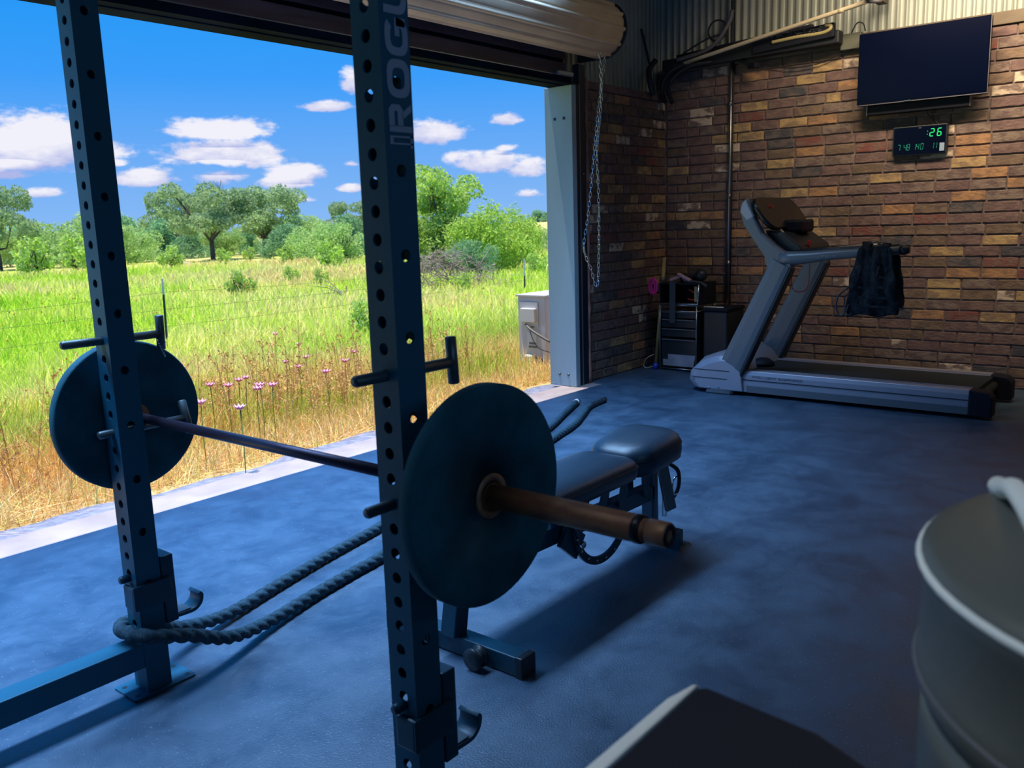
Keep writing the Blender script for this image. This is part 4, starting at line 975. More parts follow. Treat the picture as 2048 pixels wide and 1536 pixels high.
cables = [('loose_cable', 'thick black cable drooping from the trunking into the corner', [(6.16, 2.50, 2.72), (6.10, 2.66, 2.70), (6.08, 2.78, 2.62), (6.10, 2.83, 2.50), (6.18, 2.84, 2.42)], .022),
          ('loose_cable', 'second black cable bowed in front of the corner, nearest the conduit', [(6.14, 2.36, 2.70), (6.06, 2.52, 2.68), (6.02, 2.66, 2.60), (6.06, 2.74, 2.50), (6.16, 2.76, 2.40)], .018),
          ('loose_cable', 'third black cable curving down from the siding in the corner', [(6.0, 2.84, 2.76), (5.93, 2.86, 2.68), (5.90, 2.84, 2.58), (5.96, 2.84, 2.46)], .026),
          ('cable_coil', 'black cable coiled into a ring against the corrugated siding', [(6.10, 2.62, 2.80), (6.16, 2.42, 2.90)]+[(6.2, 2.34+.085*math.cos(a), 2.965+.085*math.sin(a)) for a in np.linspace(3.6, 3.6+2*PI*1.1, 18)], .008),
          ('grey_hose', 'thick grey hose sweeping up the corrugated siding above the trunking', [(6.14, 2.70, 2.76), (6.16, 2.45, 2.80), (6.18, 2.32, 2.88), (6.22, 2.24, 3.02), (6.24, 2.22, 3.12)], .020),
          ('thin_cable', 'thin cable sagging from the trunking to the television', [(6.26, 1.90, 2.62), (6.265, 1.68, 2.575), (6.265, 1.45, 2.585), (6.265, 1.28, 2.635), (6.25, 1.10, 2.67)], .004),
          ('thin_cable', 'thin dark cable hanging on the siding left of the coiled cable', [(6.0, 2.985, 3.05), (6.06, 2.98, 2.92), (6.12, 2.97, 2.76)], .012),
          ('thin_cable', 'short black cable arched above the junction box', [(6.28, 1.22, 2.77), (6.27, 1.17, 2.85), (6.27, 1.12, 2.84), (6.27, 1.10, 2.78)], .005)]
for nm, lab, p_, r in cables:
    o = MB().tube(catmull(p_, 8), r, 8).build(nm, M['cable_grey'] if 'hose' in nm else M['cable']); tag(o, lab, 'cable' if 'hose' not in nm else 'hose')
cm = thing('wall_camera', 'small black bracket sticking out of the brick wall under the trunking', 'bracket', (6.25, 2.0, 2.6))
MB().bar((6.20, 2.12, 2.69), (6.16, 2.00, 2.62), .03, .03).build('arm', M['cable'], cm, bevel=.004)
MB().bar((6.17, 2.02, 2.625), (6.12, 1.93, 2.615), .055, .045).build('head', M['plastic_dark'], cm, bevel=.008)

# ------------------------------------------------------------------ cart with gym odds and ends
cart = thing('storage_cart', 'narrow metal framed drawer cart standing in the corner by the wing wall', 'cart', (5.98, 2.50, 0))
CX0, CX1, CY0, CY1 = 5.80, 6.15, 2.315, 2.680
for y in (CY0, CY1):
    for x in (CX0, CX1): MB().tube([(x, y, .0), (x, y, .745 if x > CX0 else .60)], .006, 8).build('frame_post', M['conduit'], cart)
for z in (.02, .545, .60): 
    MB().tube([(CX0, CY0, z), (CX0, CY1, z), (CX1, CY1, z), (CX1, CY0, z), (CX0, CY0, z)], .006, 8).build('frame_rail', M['conduit'], cart)
for z0, z1 in ((.035, .29), (.31, .385), (.395, .47), (.48, .54)):
    d = MB().box(((CX0+CX1)/2, (CY0+CY1)/2, (z0+z1)/2), (CX1-CX0-.02, CY1-CY0-.02, z1-z0)).build('drawer', M['clear'], cart, bevel=.006)
    MB().box((CX0+.006, (CY0+CY1)/2, z1-.006), (.012, CY1-CY0-.03, .010)).build('drawer_lip', M['tread_grey'], d, bevel=.003)
MB().prism([(CY0+.03, .045), (CY1-.03, .045), (CY1-.03, .10), (CY1-.08, .10), (CY1-.08, .15), (CY0+.01, .15)], 'x', CX0+.004, CX0+.016).build('drawer_contents', M['paper'], cart)
# top crate with tubes
crate = thing('open_crate', 'open dark crate with chrome edge on top of the drawer cart', 'crate', (5.97, 2.5, .61))
cb = MB(); cb.box((5.97, 2.49, .614), (.34, .39, .012)); cb.box((6.13, 2.49, .70), (.012, .39, .18)); cb.box((5.97, 2.68, .70), (.34, .012, .18)); cb.box((5.97, 2.30, .70), (.34, .012, .18)); cb.box((5.97, 2.49, .79), (.34, .39, .010))
cb.build('shell', M['plastic_dark'], crate, bevel=.003)
MB().tube([(5.798, 2.69, .615), (5.798, 2.30, .615), (5.798, 2.295, .79)], .009, 8).build('chrome_edge', M['chrome'], crate)
rb = [('resistance_band', 'red resistance band end inside the open crate', M['red'], [(5.84, 2.41, .74), (5.83, 2.36, .715), (5.83, 2.33, .70)]), ('resistance_band', 'lower red resistance band loop inside the open crate', M['red'], [(5.84, 2.42, .655), (5.83, 2.38, .648), (5.83, 2.34, .650)])]
for nm, lab, m_, p_ in rb: tag(MB().tube(catmull(p_, 6), .006, 6).build(nm, m_), lab, 'band')
o = MB().box((5.83, 2.335, .70), (.02, .03, .14)).build('yellow_grip', M['wood_stick'], bevel=.005); tag(o, 'yellowish hand grip standing at the right in the open crate', 'grip')
# strap hanging over the crate
o = MB().bar((5.785, 2.545, .80), (5.782, 2.545, .44), .058, .006, upv=(1, 0, 0)).bar((5.90, 2.545, .802), (5.782, 2.545, .802), .058, .006).build('lifting_strap', M['fabric_light']); tag(o, 'wide dark strap hanging down the front of the crate and cart', 'strap')
# things on top
ball = MB().sphere((5.92, 2.335, .862), .056, 20).build('black_ball', M['plastic_black']); tag(ball, 'shiny black ball on top of the crate', 'ball')
o = MB().bar((5.88, 2.62, .815), (5.90, 2.51, .855), .06, .03).bar((5.90, 2.51, .855), (5.90, 2.46, .80), .05, .025).build('pink_belt', M['pale_pink'], bevel=.010); tag(o, 'pale pink padded belt draped at the left of the crate top', 'belt')
o = MB().bar((5.88, 2.54, .875), (5.87, 2.41, .815), .045, .022).build('pink_wrap', M['pale_pink'], bevel=.008); tag(o, 'pale pink wrap leaning on the dark towel next to the belt', 'wrap')
o = MB().bar((6.0, 2.54, .835), (5.98, 2.40, .830), .16, .07).build('folded_towel', M['fabric'], bevel=.02); tag(o, 'folded dark towel on the crate behind the pink wrap', 'towel')
o = MB().tube(catmull([(5.86, 2.44, .80), (5.85, 2.38, .808), (5.86, 2.32, .80), (5.85, 2.27, .785), (5.86, 2.25, .77)], 6), [.012]*25, 8).build('grey_glove', M['fabric_light']); tag(o, 'grey crumpled glove hanging over the right edge of the crate', 'glove')
# pink loop hanging at the left
t = thing('jump_rope', 'bright pink handled rope coil hanging off the left side of the crate', 'rope', (5.80, 2.72, .70))
for dy in (0, .022): 
    P_ = [(5.79, 2.735+dy+.030*math.cos(a), .765+.066*math.sin(a)) for a in np.linspace(0, 2*PI, 20)]
    MB().tube(P_, .0095, 8, caps=False).build('coil', M['pink'], t)
MB().tube([(5.79, 2.73, .70), (5.78, 2.77, .62)], .004, 6).build('cord', M['plastic_black'], t)
t = thing('wooden_stick', 'pale wooden stick leaning behind the cart in the corner', 'stick', (5.86, 2.715, 0))
MB().tube([(5.80, 2.725, .03), (5.90, 2.690, 1.02)], .016, 12).build('shaft', M['wood_stick'], t)
MB().tube([(5.79, 2.728, .0), (5.80, 2.724, .055)], .022, 12).build('rubber_tip', mat('blue_rubber', (.02, .05, .55), .5), t)
MB().tube([(5.875, 2.698, .80), (5.88, 2.697, .84)], .021, 12).build('tape', M['cable_grey'], t)
o = MB().tube(catmull([(5.78, 2.735, .14), (5.76, 2.80, .10), (5.77, 2.835, .03), (5.77, 2.80, .01), (5.77, 2.74, .03)], 8), .004, 6).build('thin_loop_cord', M['cream']); tag(o, 'thin cream cord loop on the floor beside the wooden stick', 'cord')
bn = thing('dark_bin', 'dark plastic bin between the drawer cart and the outlet', 'bin', (6.02, 2.16, 0))
MB().box((6.03, 2.165, .275), (.34, .235, .55)).build('body', M['plastic_black'], bn, bevel=.015)
MB().box((6.03, 2.165, .565), (.355, .25, .03)).build('lid', M['plastic_dark'], bn, bevel=.008)
o = MB().bar((5.90, 2.29, .585), (5.90, 2.10, .585), .012, .008).build('loose_bolts', M['chrome']); tag(o, 'thin chrome rod lying on the dark bin lid', 'rod')

# ------------------------------------------------------------------ foreground: barrel and black cases
BC = Vector((-.3685, -1.356, -.0)); BR_ = .262
bl = thing('grey_barrel', 'tall grey plastic barrel with a domed lid in the right foreground', 'barrel', BC)
MB().lathe([(.225, 0), (.245, .01), (.256, .5), (.257, .93), (.257, .96)], BC, 'z', 64).build('body', M['lid'], bl)
MB().lathe([(.255, .955), (BR_, .972), (BR_+.003, .984), (BR_-.001, .998), (BR_-.002, 1.063), (BR_+.003, 1.075), (BR_, 1.086), (BR_-.012, 1.092), (.20, 1.104), (.10, 1.114), (0, 1.116)], BC, 'z', 64).build('lid', M['lid'], bl)
ring = [BC+Vector(((BR_+.001)*math.cos(a), (BR_+.001)*math.sin(a), 1.079)) for a in np.linspace(0, 2*PI, 65)]
MB().tube(ring, .0040, 8, caps=False).build('upper_rim', M['pale_edge'], bl)
ring = [BC+Vector(((BR_+.000)*math.cos(a), (BR_+.000)*math.sin(a), .986)) for a in np.linspace(0, 2*PI, 65)]
MB().tube(ring, .0035, 8, caps=False).build('lower_rim', M['cable_grey'], bl)
hp = catmull([(-.215, -1.150, 1.03), (-.232, -1.125, 1.085), (-.300, -1.140, 1.105), (-.385, -1.163, 1.130), (-.45, -1.19, 1.12), (-.47, -1.215, 1.07)], 8)
o = MB().tube(hp, .0095, 12).build('handle', M['pale_edge'], bl)
cs = thing('black_case', 'black case with a pale edge strip in the near foreground, left of the barrel', 'case', (-.62, -1.03, 0))
CPX = [(-.90, -.905), (-.460, -.905), (-.454, -.911), (-.468, -1.03), (-.53, -1.16), (-.64, -1.24), (-.90, -1.24)]
MB().prism(CPX, 'z', .0, .885).build('body', M['plastic_black'], cs, bevel=.012)
MB().prism([(x, y-.004) if False else (x, y) for x, y in CPX], 'z', .885, .897).build('top_panel', M['plastic_dark'], cs, bevel=.004)
MB().prism([(-.90, -.9045), (-.49, -.9045), (-.456, -.9045), (-.462, -.899), (-.50, -.891), (-.90, -.885)], 'z', .860, .899).build('edge_strip', M['pale_edge'], cs, bevel=.003)

# ------------------------------------------------------------------ outside: condenser
ac = thing('condenser_unit', 'cream white air conditioner condenser standing on the grass behind the door jamb', 'air conditioner', (6.05, 4.05, -.2))
AY0, AY1, AZ0, AZ1, AX0 = 4.06, 4.42, -.16, .62, 5.90
MB().box((AX0+.42, (AY0+AY1)/2, (AZ0+AZ1)/2), (.84, AY1-AY0, AZ1-AZ0)).build('cabinet', M['ac'], ac, bevel=.010)
MB().box((AX0+.42, (AY0+AY1)/2, AZ1+.008), (.87, AY1-AY0+.03, .022)).build('top_cover', M['ac'], ac, bevel=.006)
MB().box((AX0-.006, 4.27, .44), (.012, .24, .25)).build('access_panel', M['ac'], ac, bevel=.004)
MB().prism([(4.17, .50), (4.35, .50), (4.365, .46), (4.365, .36), (4.165, .36)], 'x', AX0-.05, AX0-.01).build('terminal_cover', M['white_plastic'], ac, bevel=.006)
MB().box((AX0-.004, 4.24, .17), (.006, .12, .16)).build('label_plate', M['white_plastic'], ac)
for z, w_ in ((.135, .09), (.10, .11), (.31, .04)): MB().box((AX0-.008, 4.23, z), (.004, w_, .022)).build('label_print', M['ac_dark'], ac)
MB().tube(catmull([(AX0-.03, 4.30, .335), (AX0-.06, 4.22, .29), (AX0-.06, 4.10, .23), (AX0-.04, 3.98, .17)], 6), .013, 8).build('insulated_pipe', M['cable_grey'], ac)
MB().tube(catmull([(AX0-.03, 4.26, .30), (AX0-.05, 4.18, .16), (AX0-.05, 4.10, .09), (AX0-.04, 3.98, .06)], 6), .005, 6).build('wire', M['cable_grey'], ac)
MB().box((AX0-.03, 4.25, -.06), (.06, .13, .16)).build('valve_cover', M['white_plastic'], ac, bevel=.02)
MB().sphere((AX0-.05, 4.13, -.06), (.05, .08, .05), 10).build('pipe_wrap', M['cable'], ac)
for y in (4.08, 4.40): MB().box((AX0+.42, y, -.21), (.7, .04, .10)).build('foot_rail', M['ac'], ac)

# ------------------------------------------------------------------ fence
def tpost(x, y, top_, tip, label, tilt=0):
    t = thing('fence_post', label, 'fence post', (x, y, gz(x, y)), 'steel fence posts in the meadow')
    z0 = gz(x, y)-.05
    for z_a, z_b, m_, nm in ((z0, top_-tip, M['tpost'], 'shaft'), (top_-tip, top_, M['tpost_tip'], 'white_tip')):
        q = MB(); dx = lambda z: tilt*(z-top_)
        q.bar((x+dx(z_a), y, z_a), (x+dx(z_b), y, z_b), .038, .006, upv=(1, 0, 0)).bar((x+dx(z_a), y+.012, z_a), (x+dx(z_b), y+.012, z_b), .006, .034, upv=(1, 0, 0)); q.build(nm, m_, t)
tpost(5.78, 11.20, .705, .24, 'white-tipped steel fence post, the left one, rising above the far weight plate', .03)
tpost(15.9, 12.2, .50, .42, 'white-tipped steel fence post, the right one, just left of the condenser')
tpost(-4.0, 11.0, .62, .3, 'white-tipped steel fence post out of frame to the left')
wire_h = [(.50, 'top'), (.24, 'second'), (-.02, 'third')]
for h, nm in wire_h:
    P_ = [Vector((x, 11.1+.1*(x+4)/10+.0*x, 0)) for x in (-12, -4, 5.78, 15.9, 24)]
    w = MB(); ys_ = {-12: 10.9, -4: 11.0, 5.78: 11.2, 15.9: 12.2, 24: 13.0}; xs_ = sorted(ys_); pts_ = []
    for a, b in zip(xs_[:-1], xs_[1:]):
        for k in range(8):
            t_ = k/8; pts_.append((a+(b-a)*t_, ys_[a]+(ys_[b]-ys_[a])*t_, h-.10*4*t_*(1-t_)*(.4+.6*(h > .3))))
    o = w.tube(pts_, .0022, 4).build('fence_wire', M['wire']); tag(o, nm+' strand of thin fence wire crossing the meadow', 'wire')

# ------------------------------------------------------------------ vegetation
def veg_mesh(name, V, Fc, Cc, m_, parent=None):
    """V (n,3) verts, Fc (k,3) tris, Cc (k,3) face colours"""
    me = bpy.data.meshes.new(name); me.vertices.add(len(V)); me.vertices.foreach_set('co', V.astype(np.float32).ravel())
    k = len(Fc); me.loops.add(3*k); me.loops.foreach_set('vertex_index', Fc.astype(np.int32).ravel())
    me.polygons.add(k); me.polygons.foreach_set('loop_start', np.arange(0, 3*k, 3, dtype=np.int32)); me.polygons.foreach_set('loop_total', np.full(k, 3, np.int32))
    me.update(calc_edges=True)
    ca = me.color_attributes.new('Col', 'FLOAT_COLOR', 'CORNER'); cc = np.ones((3*k, 4), np.float32); cc[:, :3] = np.repeat(Cc, 3, 0); ca.data.foreach_set('color', cc.ravel())
    me.materials.append(m_); return me
def vnoise(x, y, s, seed=0):
    r_ = np.random.default_rng(seed); out = np.zeros_like(x)
    for k in range(5):
        a = r_.uniform(0, 6.28); f = s*(1.7**k)*.6; ph = r_.uniform(0, 6.28, 2); out += np.sin((x*np.cos(a)+y*np.sin(a))*f+ph[0])*np.sin((-x*np.sin(a)+y*np.cos(a))*f*.8+ph[1])/(1.35**k)
    return out/2
GZ = np.vectorize(gz)
def blades(name, x, y, h, w, lean, colors, mixf, label, floor_h=0):
    n = len(x); z = GZ(x, y)-.01
    a = rng.uniform(0, 2*PI, n); la = rng.uniform(0, 2*PI, n); le = np.abs(rng.normal(0, lean, n)) if lean > 1 else lean*rng.uniform(.3, 2.0, n)
    dx, dy = np.cos(a)*w/2, np.sin(a)*w/2; tx, ty = np.cos(la)*le*h, np.sin(la)*le*h; hz = h/np.sqrt(1+le**2)
    V = np.zeros((n, 5, 3)); V[:, 0] = np.stack([x-dx, y-dy, z], -1); V[:, 1] = np.stack([x+dx, y+dy, z], -1)
    V[:, 2] = np.stack([x-dx*.8+tx*.35, y-dy*.8+ty*.35, z+hz*.6], -1); V[:, 3] = np.stack([x+dx*.8+tx*.35, y+dy*.8+ty*.35, z+hz*.6], -1)
    V[:, 4] = np.stack([x+tx, y+ty, z+hz], -1)
    b = np.arange(n)*5; Fc = np.stack([np.stack([b, b+1, b+3], -1), np.stack([b, b+3, b+2], -1), np.stack([b+2, b+3, b+4], -1)], 1).reshape(-1, 3)
    cols = np.array(colors); idx = np.clip((mixf*len(cols)).astype(int), 0, len(cols)-1); c = cols[idx]*rng.uniform(.75, 1.25, (n, 1)); C = np.repeat(c, 3, 0)
    me = veg_mesh(name, V.reshape(-1, 3), Fc, C, M['grass_green']); o = bpy.data.objects.new(name, me); COL.objects.link(o); tag(o, label, 'grass', kind='stuff'); return o
GREEN = [(.287, .547, .027), (.383, .628, .041), (.492, .710, .062), (.588, .738, .095), (.683, .738, .178), (.820, .765, .287), (.875, .710, .342), (.820, .601, .300)]
STRAW = [(.339, .556, .049), (.484, .605, .109), (.653, .677, .181), (.895, .726, .291), (.944, .629, .266), (.895, .508, .218), (.950, .750, .435), (.665, .387, .181)]
# dead straw lying along the concrete edge
n = 26000; x = rng.uniform(-2.5, 7.5, n); y = 3.26+rng.gamma(1.6, .36, n); k = (y < 6) & ~((x > 5.85) & (x < 6.8) & (y > 4.0) & (y < 4.45)); x, y = x[k], y[k]; k = ~((x > 4.5) & (y < 3.45)); x, y = x[k], y[k]
blades('dry_grass', x, y, rng.uniform(.06, .26, len(x)), rng.uniform(.003, .007, len(x)), 1.5, STRAW[2:], rng.uniform(0, 1, len(x)), 'matted orange straw lying along the concrete apron')
# standing mixed grass near the door
n = 60000; x = rng.uniform(-2.5, 12, n); y = 3.45+rng.gamma(1.5, 1.25, n); k = (y < 10) & ~((x > 5.75) & (x < 6.85) & (y > 3.9) & (y < 4.5)) ; x, y = x[k], y[k]
near = np.clip((y-3.4)/.9, .25, 1); g = np.clip(.36+.40*vnoise(x, y, 1.6, 2)-.13*(y-5.0)+rng.normal(0, .16, len(x)), 0, .999)
blades('meadow_grass', x, y, rng.uniform(.14, .40, len(x))*near, rng.uniform(.004, .008, len(x)), .42, STRAW, g, 'tall mixed green and straw grass just outside the door')
# bright green meadow
n = 90000; r_ = 4.5+40*rng.uniform(0, 1, n)**1.55; a = np.radians(rng.uniform(12, 105, n)); x = 1.5+r_*np.cos(a)*1.1; y = 3.0+r_*np.sin(a); k = y > 6.2; x, y, r_ = x[k], y[k], r_[k]
g = np.clip(.45+.45*vnoise(x, y, .35, 5)+.006*r_+rng.normal(0, .10, len(x)), 0, .999)
blades('field_grass', x, y, rng.uniform(.14, .34, len(x))*(1+r_*.008), .006+.0012*r_, .4, GREEN, g, 'bright green meadow grass spreading to the trees')

# weeds: dry brown branching stalks by the apron
wv = MB(); rd = random.Random(12); spots = []
for (cx_, cy_, s_, cnt) in ((1.7, 4.3, .9, 40), (3.3, 4.5, .8, 40), (4.6, 4.4, .7, 30), (.6, 4.1, .6, 12), (2.6, 3.9, .8, 25)):
    for _ in range(cnt): spots.append((cx_+rd.gauss(0, s_*.45), max(3.5, cy_+rd.gauss(0, .3))))
for x_, y_ in spots:
    h = rd.uniform(.30, .72); z0 = gz(x_, y_); lx, ly = rd.uniform(-.12, .12), rd.uniform(-.12, .12); tip = Vector((x_+lx, y_+ly, z0+h)); b0 = Vector((x_, y_, z0-.02))
    wv.tube([b0, b0.lerp(tip, .5), tip], [.003, .0024, .0015], 3, caps=False)
    for _ in range(12):
        t_ = rd.uniform(.3, 1); p = b0.lerp(tip, t_); d = Vector((rd.uniform(-1, 1), rd.uniform(-1, 1), rd.uniform(.2, 1.1))).normalized()*rd.uniform(.05, .14); q = p+d
        wv.tube([p, q], [.0016, .001], 3, caps=False)
        for _ in range(5):
            c = p.lerp(q, rd.uniform(.4, 1.05)); e = .012
            wv.add([c+Vector((rd.uniform(-e, e), rd.uniform(-e, e), rd.uniform(-e, e))) for _ in range(3)], [(0, 1, 2)])
o = wv.build('dry_weeds', mat('dry_weed_brown', (.66, .40, .17), .9, var=.3, scale=4)); tag(o, 'brown dried weeds with small seed heads along the apron', 'weeds', kind='stuff')

# pink thistle flowers, each a thing
def on_ground(px, py, hgt):
    d = ray(px, py); t_ = (hgt-CAM.z)/d.z; return CAM+d*t_
fl_px = [(285, 712), (550, 640+30), (598, 692), (612, 718), (572, 728), (598, 738), (707, 708), (690, 726), (478, 765), (492, 760), (457, 776), (421, 775), (520, 775), (480, 820), (402, 810), (515, 782), (545, 775), (982, 600), (652, 748)]
fproto = None
patch = sorted([q[0]+q[1]*.001 for j, q in enumerate(fl_px) if j not in (0, 17, 6)])
ORD = ['leftmost', 'second', 'third', 'fourth', 'fifth', 'sixth', 'seventh', 'eighth', 'ninth', 'tenth', 'eleventh', 'twelfth', 'thirteenth', 'fourteenth', 'fifteenth', 'rightmost']
for i, (px, py) in enumerate(fl_px):
    hz_ = .42 if i != 17 else .25
    z_t = -.20+hz_; p = on_ground(px, py, z_t)
    for _ in range(3): z_t = gz(p.x, p.y)+hz_; p = on_ground(px, py, z_t)
    lab = {0: 'single pink wildflower just right of the far weight plate top', 17: 'single magenta wildflower left of the condenser unit', 6: 'pink wildflower nearest the near upright'}.get(i) or (ORD[patch.index(px+py*.001)]+' small pink wildflower, counted from the left, between the two uprights')
    grp = 'pink wildflowers between the uprights' if i not in (0, 17, 6) else None
    if fproto is None:
        t = thing('pink_wildflower', lab, 'flower', (p.x, p.y, gz(p.x, p.y)), grp); b0 = t.location.copy()
        s1 = MB().tube([b0, b0+Vector((.01, 0, hz_*.6)), b0+Vector((0, 0, hz_))], .003, 5).build('stem', M['stem'], t)
        pm = MB()
        for k in range(9):
            a = 2*PI*k/9; c = b0+Vector((0, 0, hz_)); u = Vector((math.cos(a), math.sin(a), .75)); v = Vector((-math.sin(a), math.cos(a), 0))
            pm.add([c, c+u*.022+v*.011, c+u*.042, c+u*.022-v*.011, c+Vector((0, 0, -.006))+u*.018], [(0, 1, 2, 3), (0, 4, 1), (0, 3, 4)])
        p1 = pm.build('petals', M['petal'], t); fproto = (t, s1, p1)
    else:
        t0, s1, p1 = fproto; t = t0.copy(); COL.objects.link(t); t.location = (p.x, p.y, gz(p.x, p.y)); t.rotation_euler.z = i
        for k in ('group',):
            if k in t: del t[k]
        tag(t, lab, 'flower', grp)
        for c in (s1, p1): q = c.copy(); COL.objects.link(q); q.parent = t; q.matrix_parent_inverse = c.matrix_parent_inverse
for nm, m_, cnt, box, lab in (('red_blossoms', M['red_petal'], 200, (1, 18, 9, 22), 'scattered tiny dark red blossoms in the meadow'), ('yellow_blossoms', M['yellow_petal'], 70, (0, 14, 6, 16), 'scattered tiny yellow blossoms in the meadow')):
    mb = MB(); rd = random.Random(cnt)
    for _ in range(cnt):
        x_ = rd.uniform(box[0], box[1]); y_ = rd.uniform(box[2], box[3]); h = rd.uniform(.25, .40); c = Vector((x_, y_, gz(x_, y_)+h)); e = .006+.0008*y_
        mb.add([c+Vector((e, 0, 0)), c+Vector((0, e, 0)), c+Vector((-e, 0, 0)), c+Vector((0, -e, 0)), c+Vector((0, 0, e)), c-Vector((0, 0, e))], [(0, 1, 4), (1, 2, 4), (2, 3, 4), (3, 0, 4), (1, 0, 5), (2, 1, 5), (3, 2, 5), (0, 3, 5)])
        mb.tube([c-Vector((0, 0, h)), c], .0015, 3, caps=False, mi=1)
    o = mb.build(nm, [m_, M['stem']]); tag(o, lab, 'flowers', kind='stuff')

# trees and shrubs --------------------------------------------------
def crown(name, clusters, nleaf, leaf, cols, seed, zmax=1.0):
    """clusters: (cx,cy,cz, rx,ry,rz); leaves on and inside each blob"""
    r_ = np.random.default_rng(seed); C = np.array(clusters, float); wgt = C[:, 3]*C[:, 5]; wgt /= wgt.sum(); idx = r_.choice(len(C), nleaf, p=wgt)
    d = r_.normal(size=(nleaf, 3)); d /= np.linalg.norm(d, axis=1, keepdims=True); rr = r_.uniform(.45, 1.0, (nleaf, 1))**.6
    # lumpy surface
    lump = 1+.16*np.sin(d[:, :1]*7+idx[:, None])*np.sin(d[:, 2:]*6+idx[:, None]*2)
    P = C[idx, :3]+d*rr*lump*C[idx, 3:6]
    P[:, 2] *= zmax/np.quantile(P[:, 2], .998)
    a = r_.normal(size=(nleaf, 3)); a /= np.linalg.norm(a, axis=1, keepdims=True); b = np.cross(a, r_.normal(size=(nleaf, 3))); b /= np.linalg.norm(b, axis=1, keepdims=True)
    s = leaf*r_.uniform(.6, 1.3, (nleaf, 1)); V = np.stack([P-a*s, P+b*s*.55, P+a*s, P-b*s*.55], 1).reshape(-1, 3)
    k = np.arange(nleaf)*4; Fc = np.stack([np.stack([k, k+1, k+2], -1), np.stack([k, k+2, k+3], -1)], 1).reshape(-1, 3)
    cols = np.array(cols); cc = cols[r_.integers(0, len(cols), nleaf)]*r_.uniform(.8, 1.2, (nleaf, 1))
    return veg_mesh(name, V, Fc, np.repeat(cc, 2, 0), M['leaf'])
def trunk_mesh(h, spread, r0, seed, n=6, dead=False):
    rd = random.Random(seed); mb = MB(); fork = h*.28
    mb.tube([(0, 0, -.2), (rd.uniform(-.1, .1)*h*.2, 0, fork*.5), (rd.uniform(-.1, .1)*h*.2, 0, fork)], [r0*1.3, r0, r0*.9], 8)
    for k in range(n):
        a = 2*PI*k/n+rd.uniform(-.4, .4); e = Vector((math.cos(a)*spread*rd.uniform(.4, .9), math.sin(a)*spread*rd.uniform(.4, .9), h*rd.uniform(.45, .74))); b0 = Vector((0, 0, fork*.9)); m1 = b0.lerp(e, .5)+Vector((rd.uniform(-.3, .3), rd.uniform(-.3, .3), rd.uniform(-.2, .5)))
        mb.tube([b0, m1, e], [r0*.6, r0*.35, r0*.10], 6, caps=False)
        for _ in range(4 if not dead else 8):
            p = m1.lerp(e, rd.random()); q = p+Vector((rd.uniform(-1, 1), rd.uniform(-1, 1), rd.uniform(-.1, .6)))*spread*(.35 if dead else .22); mb.tube([p, (p+q)/2+Vector((0, 0, .1)), q], [r0*.18, r0*.12, r0*.05], 4, caps=False)
    return mb
OAK = [(.36, .52, .26), (.44, .60, .30), (.32, .46, .24), (.50, .64, .32), (.40, .56, .34)]  # distant haze put into the leaf greens, paler and bluer
DARKG = [(.24, .48, .28), (.30, .56, .28), (.36, .60, .30), (.24, .42, .28)]
BRIGHT = [(.45, .66, .10), (.56, .76, .12), (.36, .56, .10), (.48, .66, .18), (.62, .80, .18)]
MIDG = [(.38, .58, .22), (.46, .66, .22), (.34, .52, .22), (.52, .68, .26)]
def oak_clusters(h, w, seed, low=.42, n=16):
    rd = random.Random(seed); c = []
    for k in range(n):
        a = rd.uniform(0, 2*PI); q = rd.random()**.6; z = h*rd.uniform(low, .88); rad_ = w*.5*math.sqrt(max(.1, 1-((z/h-.6)/.5)**2))
        c.append((math.cos(a)*q*rad_, math.sin(a)*q*rad_, z, w*rd.uniform(.10, .18), w*rd.uniform(.10, .18), h*rd.uniform(.07, .13)))
    return c
def low_clusters(h, w, seed, n=14):
    rd = random.Random(seed); c = []
    for k in range(n):
        a = rd.uniform(0, 2*PI); q = rd.random()**.7; z = h*rd.uniform(.12, .78)*(1-.35*q); c.append((math.cos(a)*q*w*.4, math.sin(a)*q*w*.4, z, w*rd.uniform(.12, .2), w*rd.uniform(.12, .2), h*rd.uniform(.13, .24)))
    return c
VM = {}
for i in range(3): VM['oak%d' % i] = (crown('crown', oak_clusters(1, 1.15, 20+i, .36, 30), 14000, .019, OAK, i), trunk_mesh(1, .42, .030, i))
for i in range(3): VM['low%d' % i] = (crown('crown', low_clusters(1, 1.5, 40+i, 22), 7000, .028, DARKG if i == 0 else MIDG, 9+i), trunk_mesh(.7, .4, .03, 30+i))
VM['bright0'] = (crown('crown', low_clusters(1, 1.35, 61, 34), 16000, .022, BRIGHT, 31), trunk_mesh(.7, .35, .025, 41))
VM['bright1'] = (crown('crown', low_clusters(1, 1.35, 66, 34), 16000, .022, BRIGHT+MIDG, 32), trunk_mesh(.7, .35, .025, 42))
VM['tall'] = (crown('crown', oak_clusters(1, .85, 77, .58, 20)+low_clusters(.6, .7, 5, 12), 15000, .018, BRIGHT+MIDG, 33), trunk_mesh(1, .2, .022, 43))
VM['dark'] = (crown('crown', low_clusters(1, 1.2, 88, 16), 8000, .022, DARKG, 34), trunk_mesh(.6, .3, .03, 44))
VM['tuft'] = (crown('crown', low_clusters(1, 1.3, 99, 10), 900, .06, MIDG+BRIGHT, 35), trunk_mesh(.6, .3, .03, 45))
for k, (c, tb) in VM.items():
    o = tb.build('trunk_tmp', M['bark']); VM[k] = (c, o.data); bpy.data.objects.remove(o)
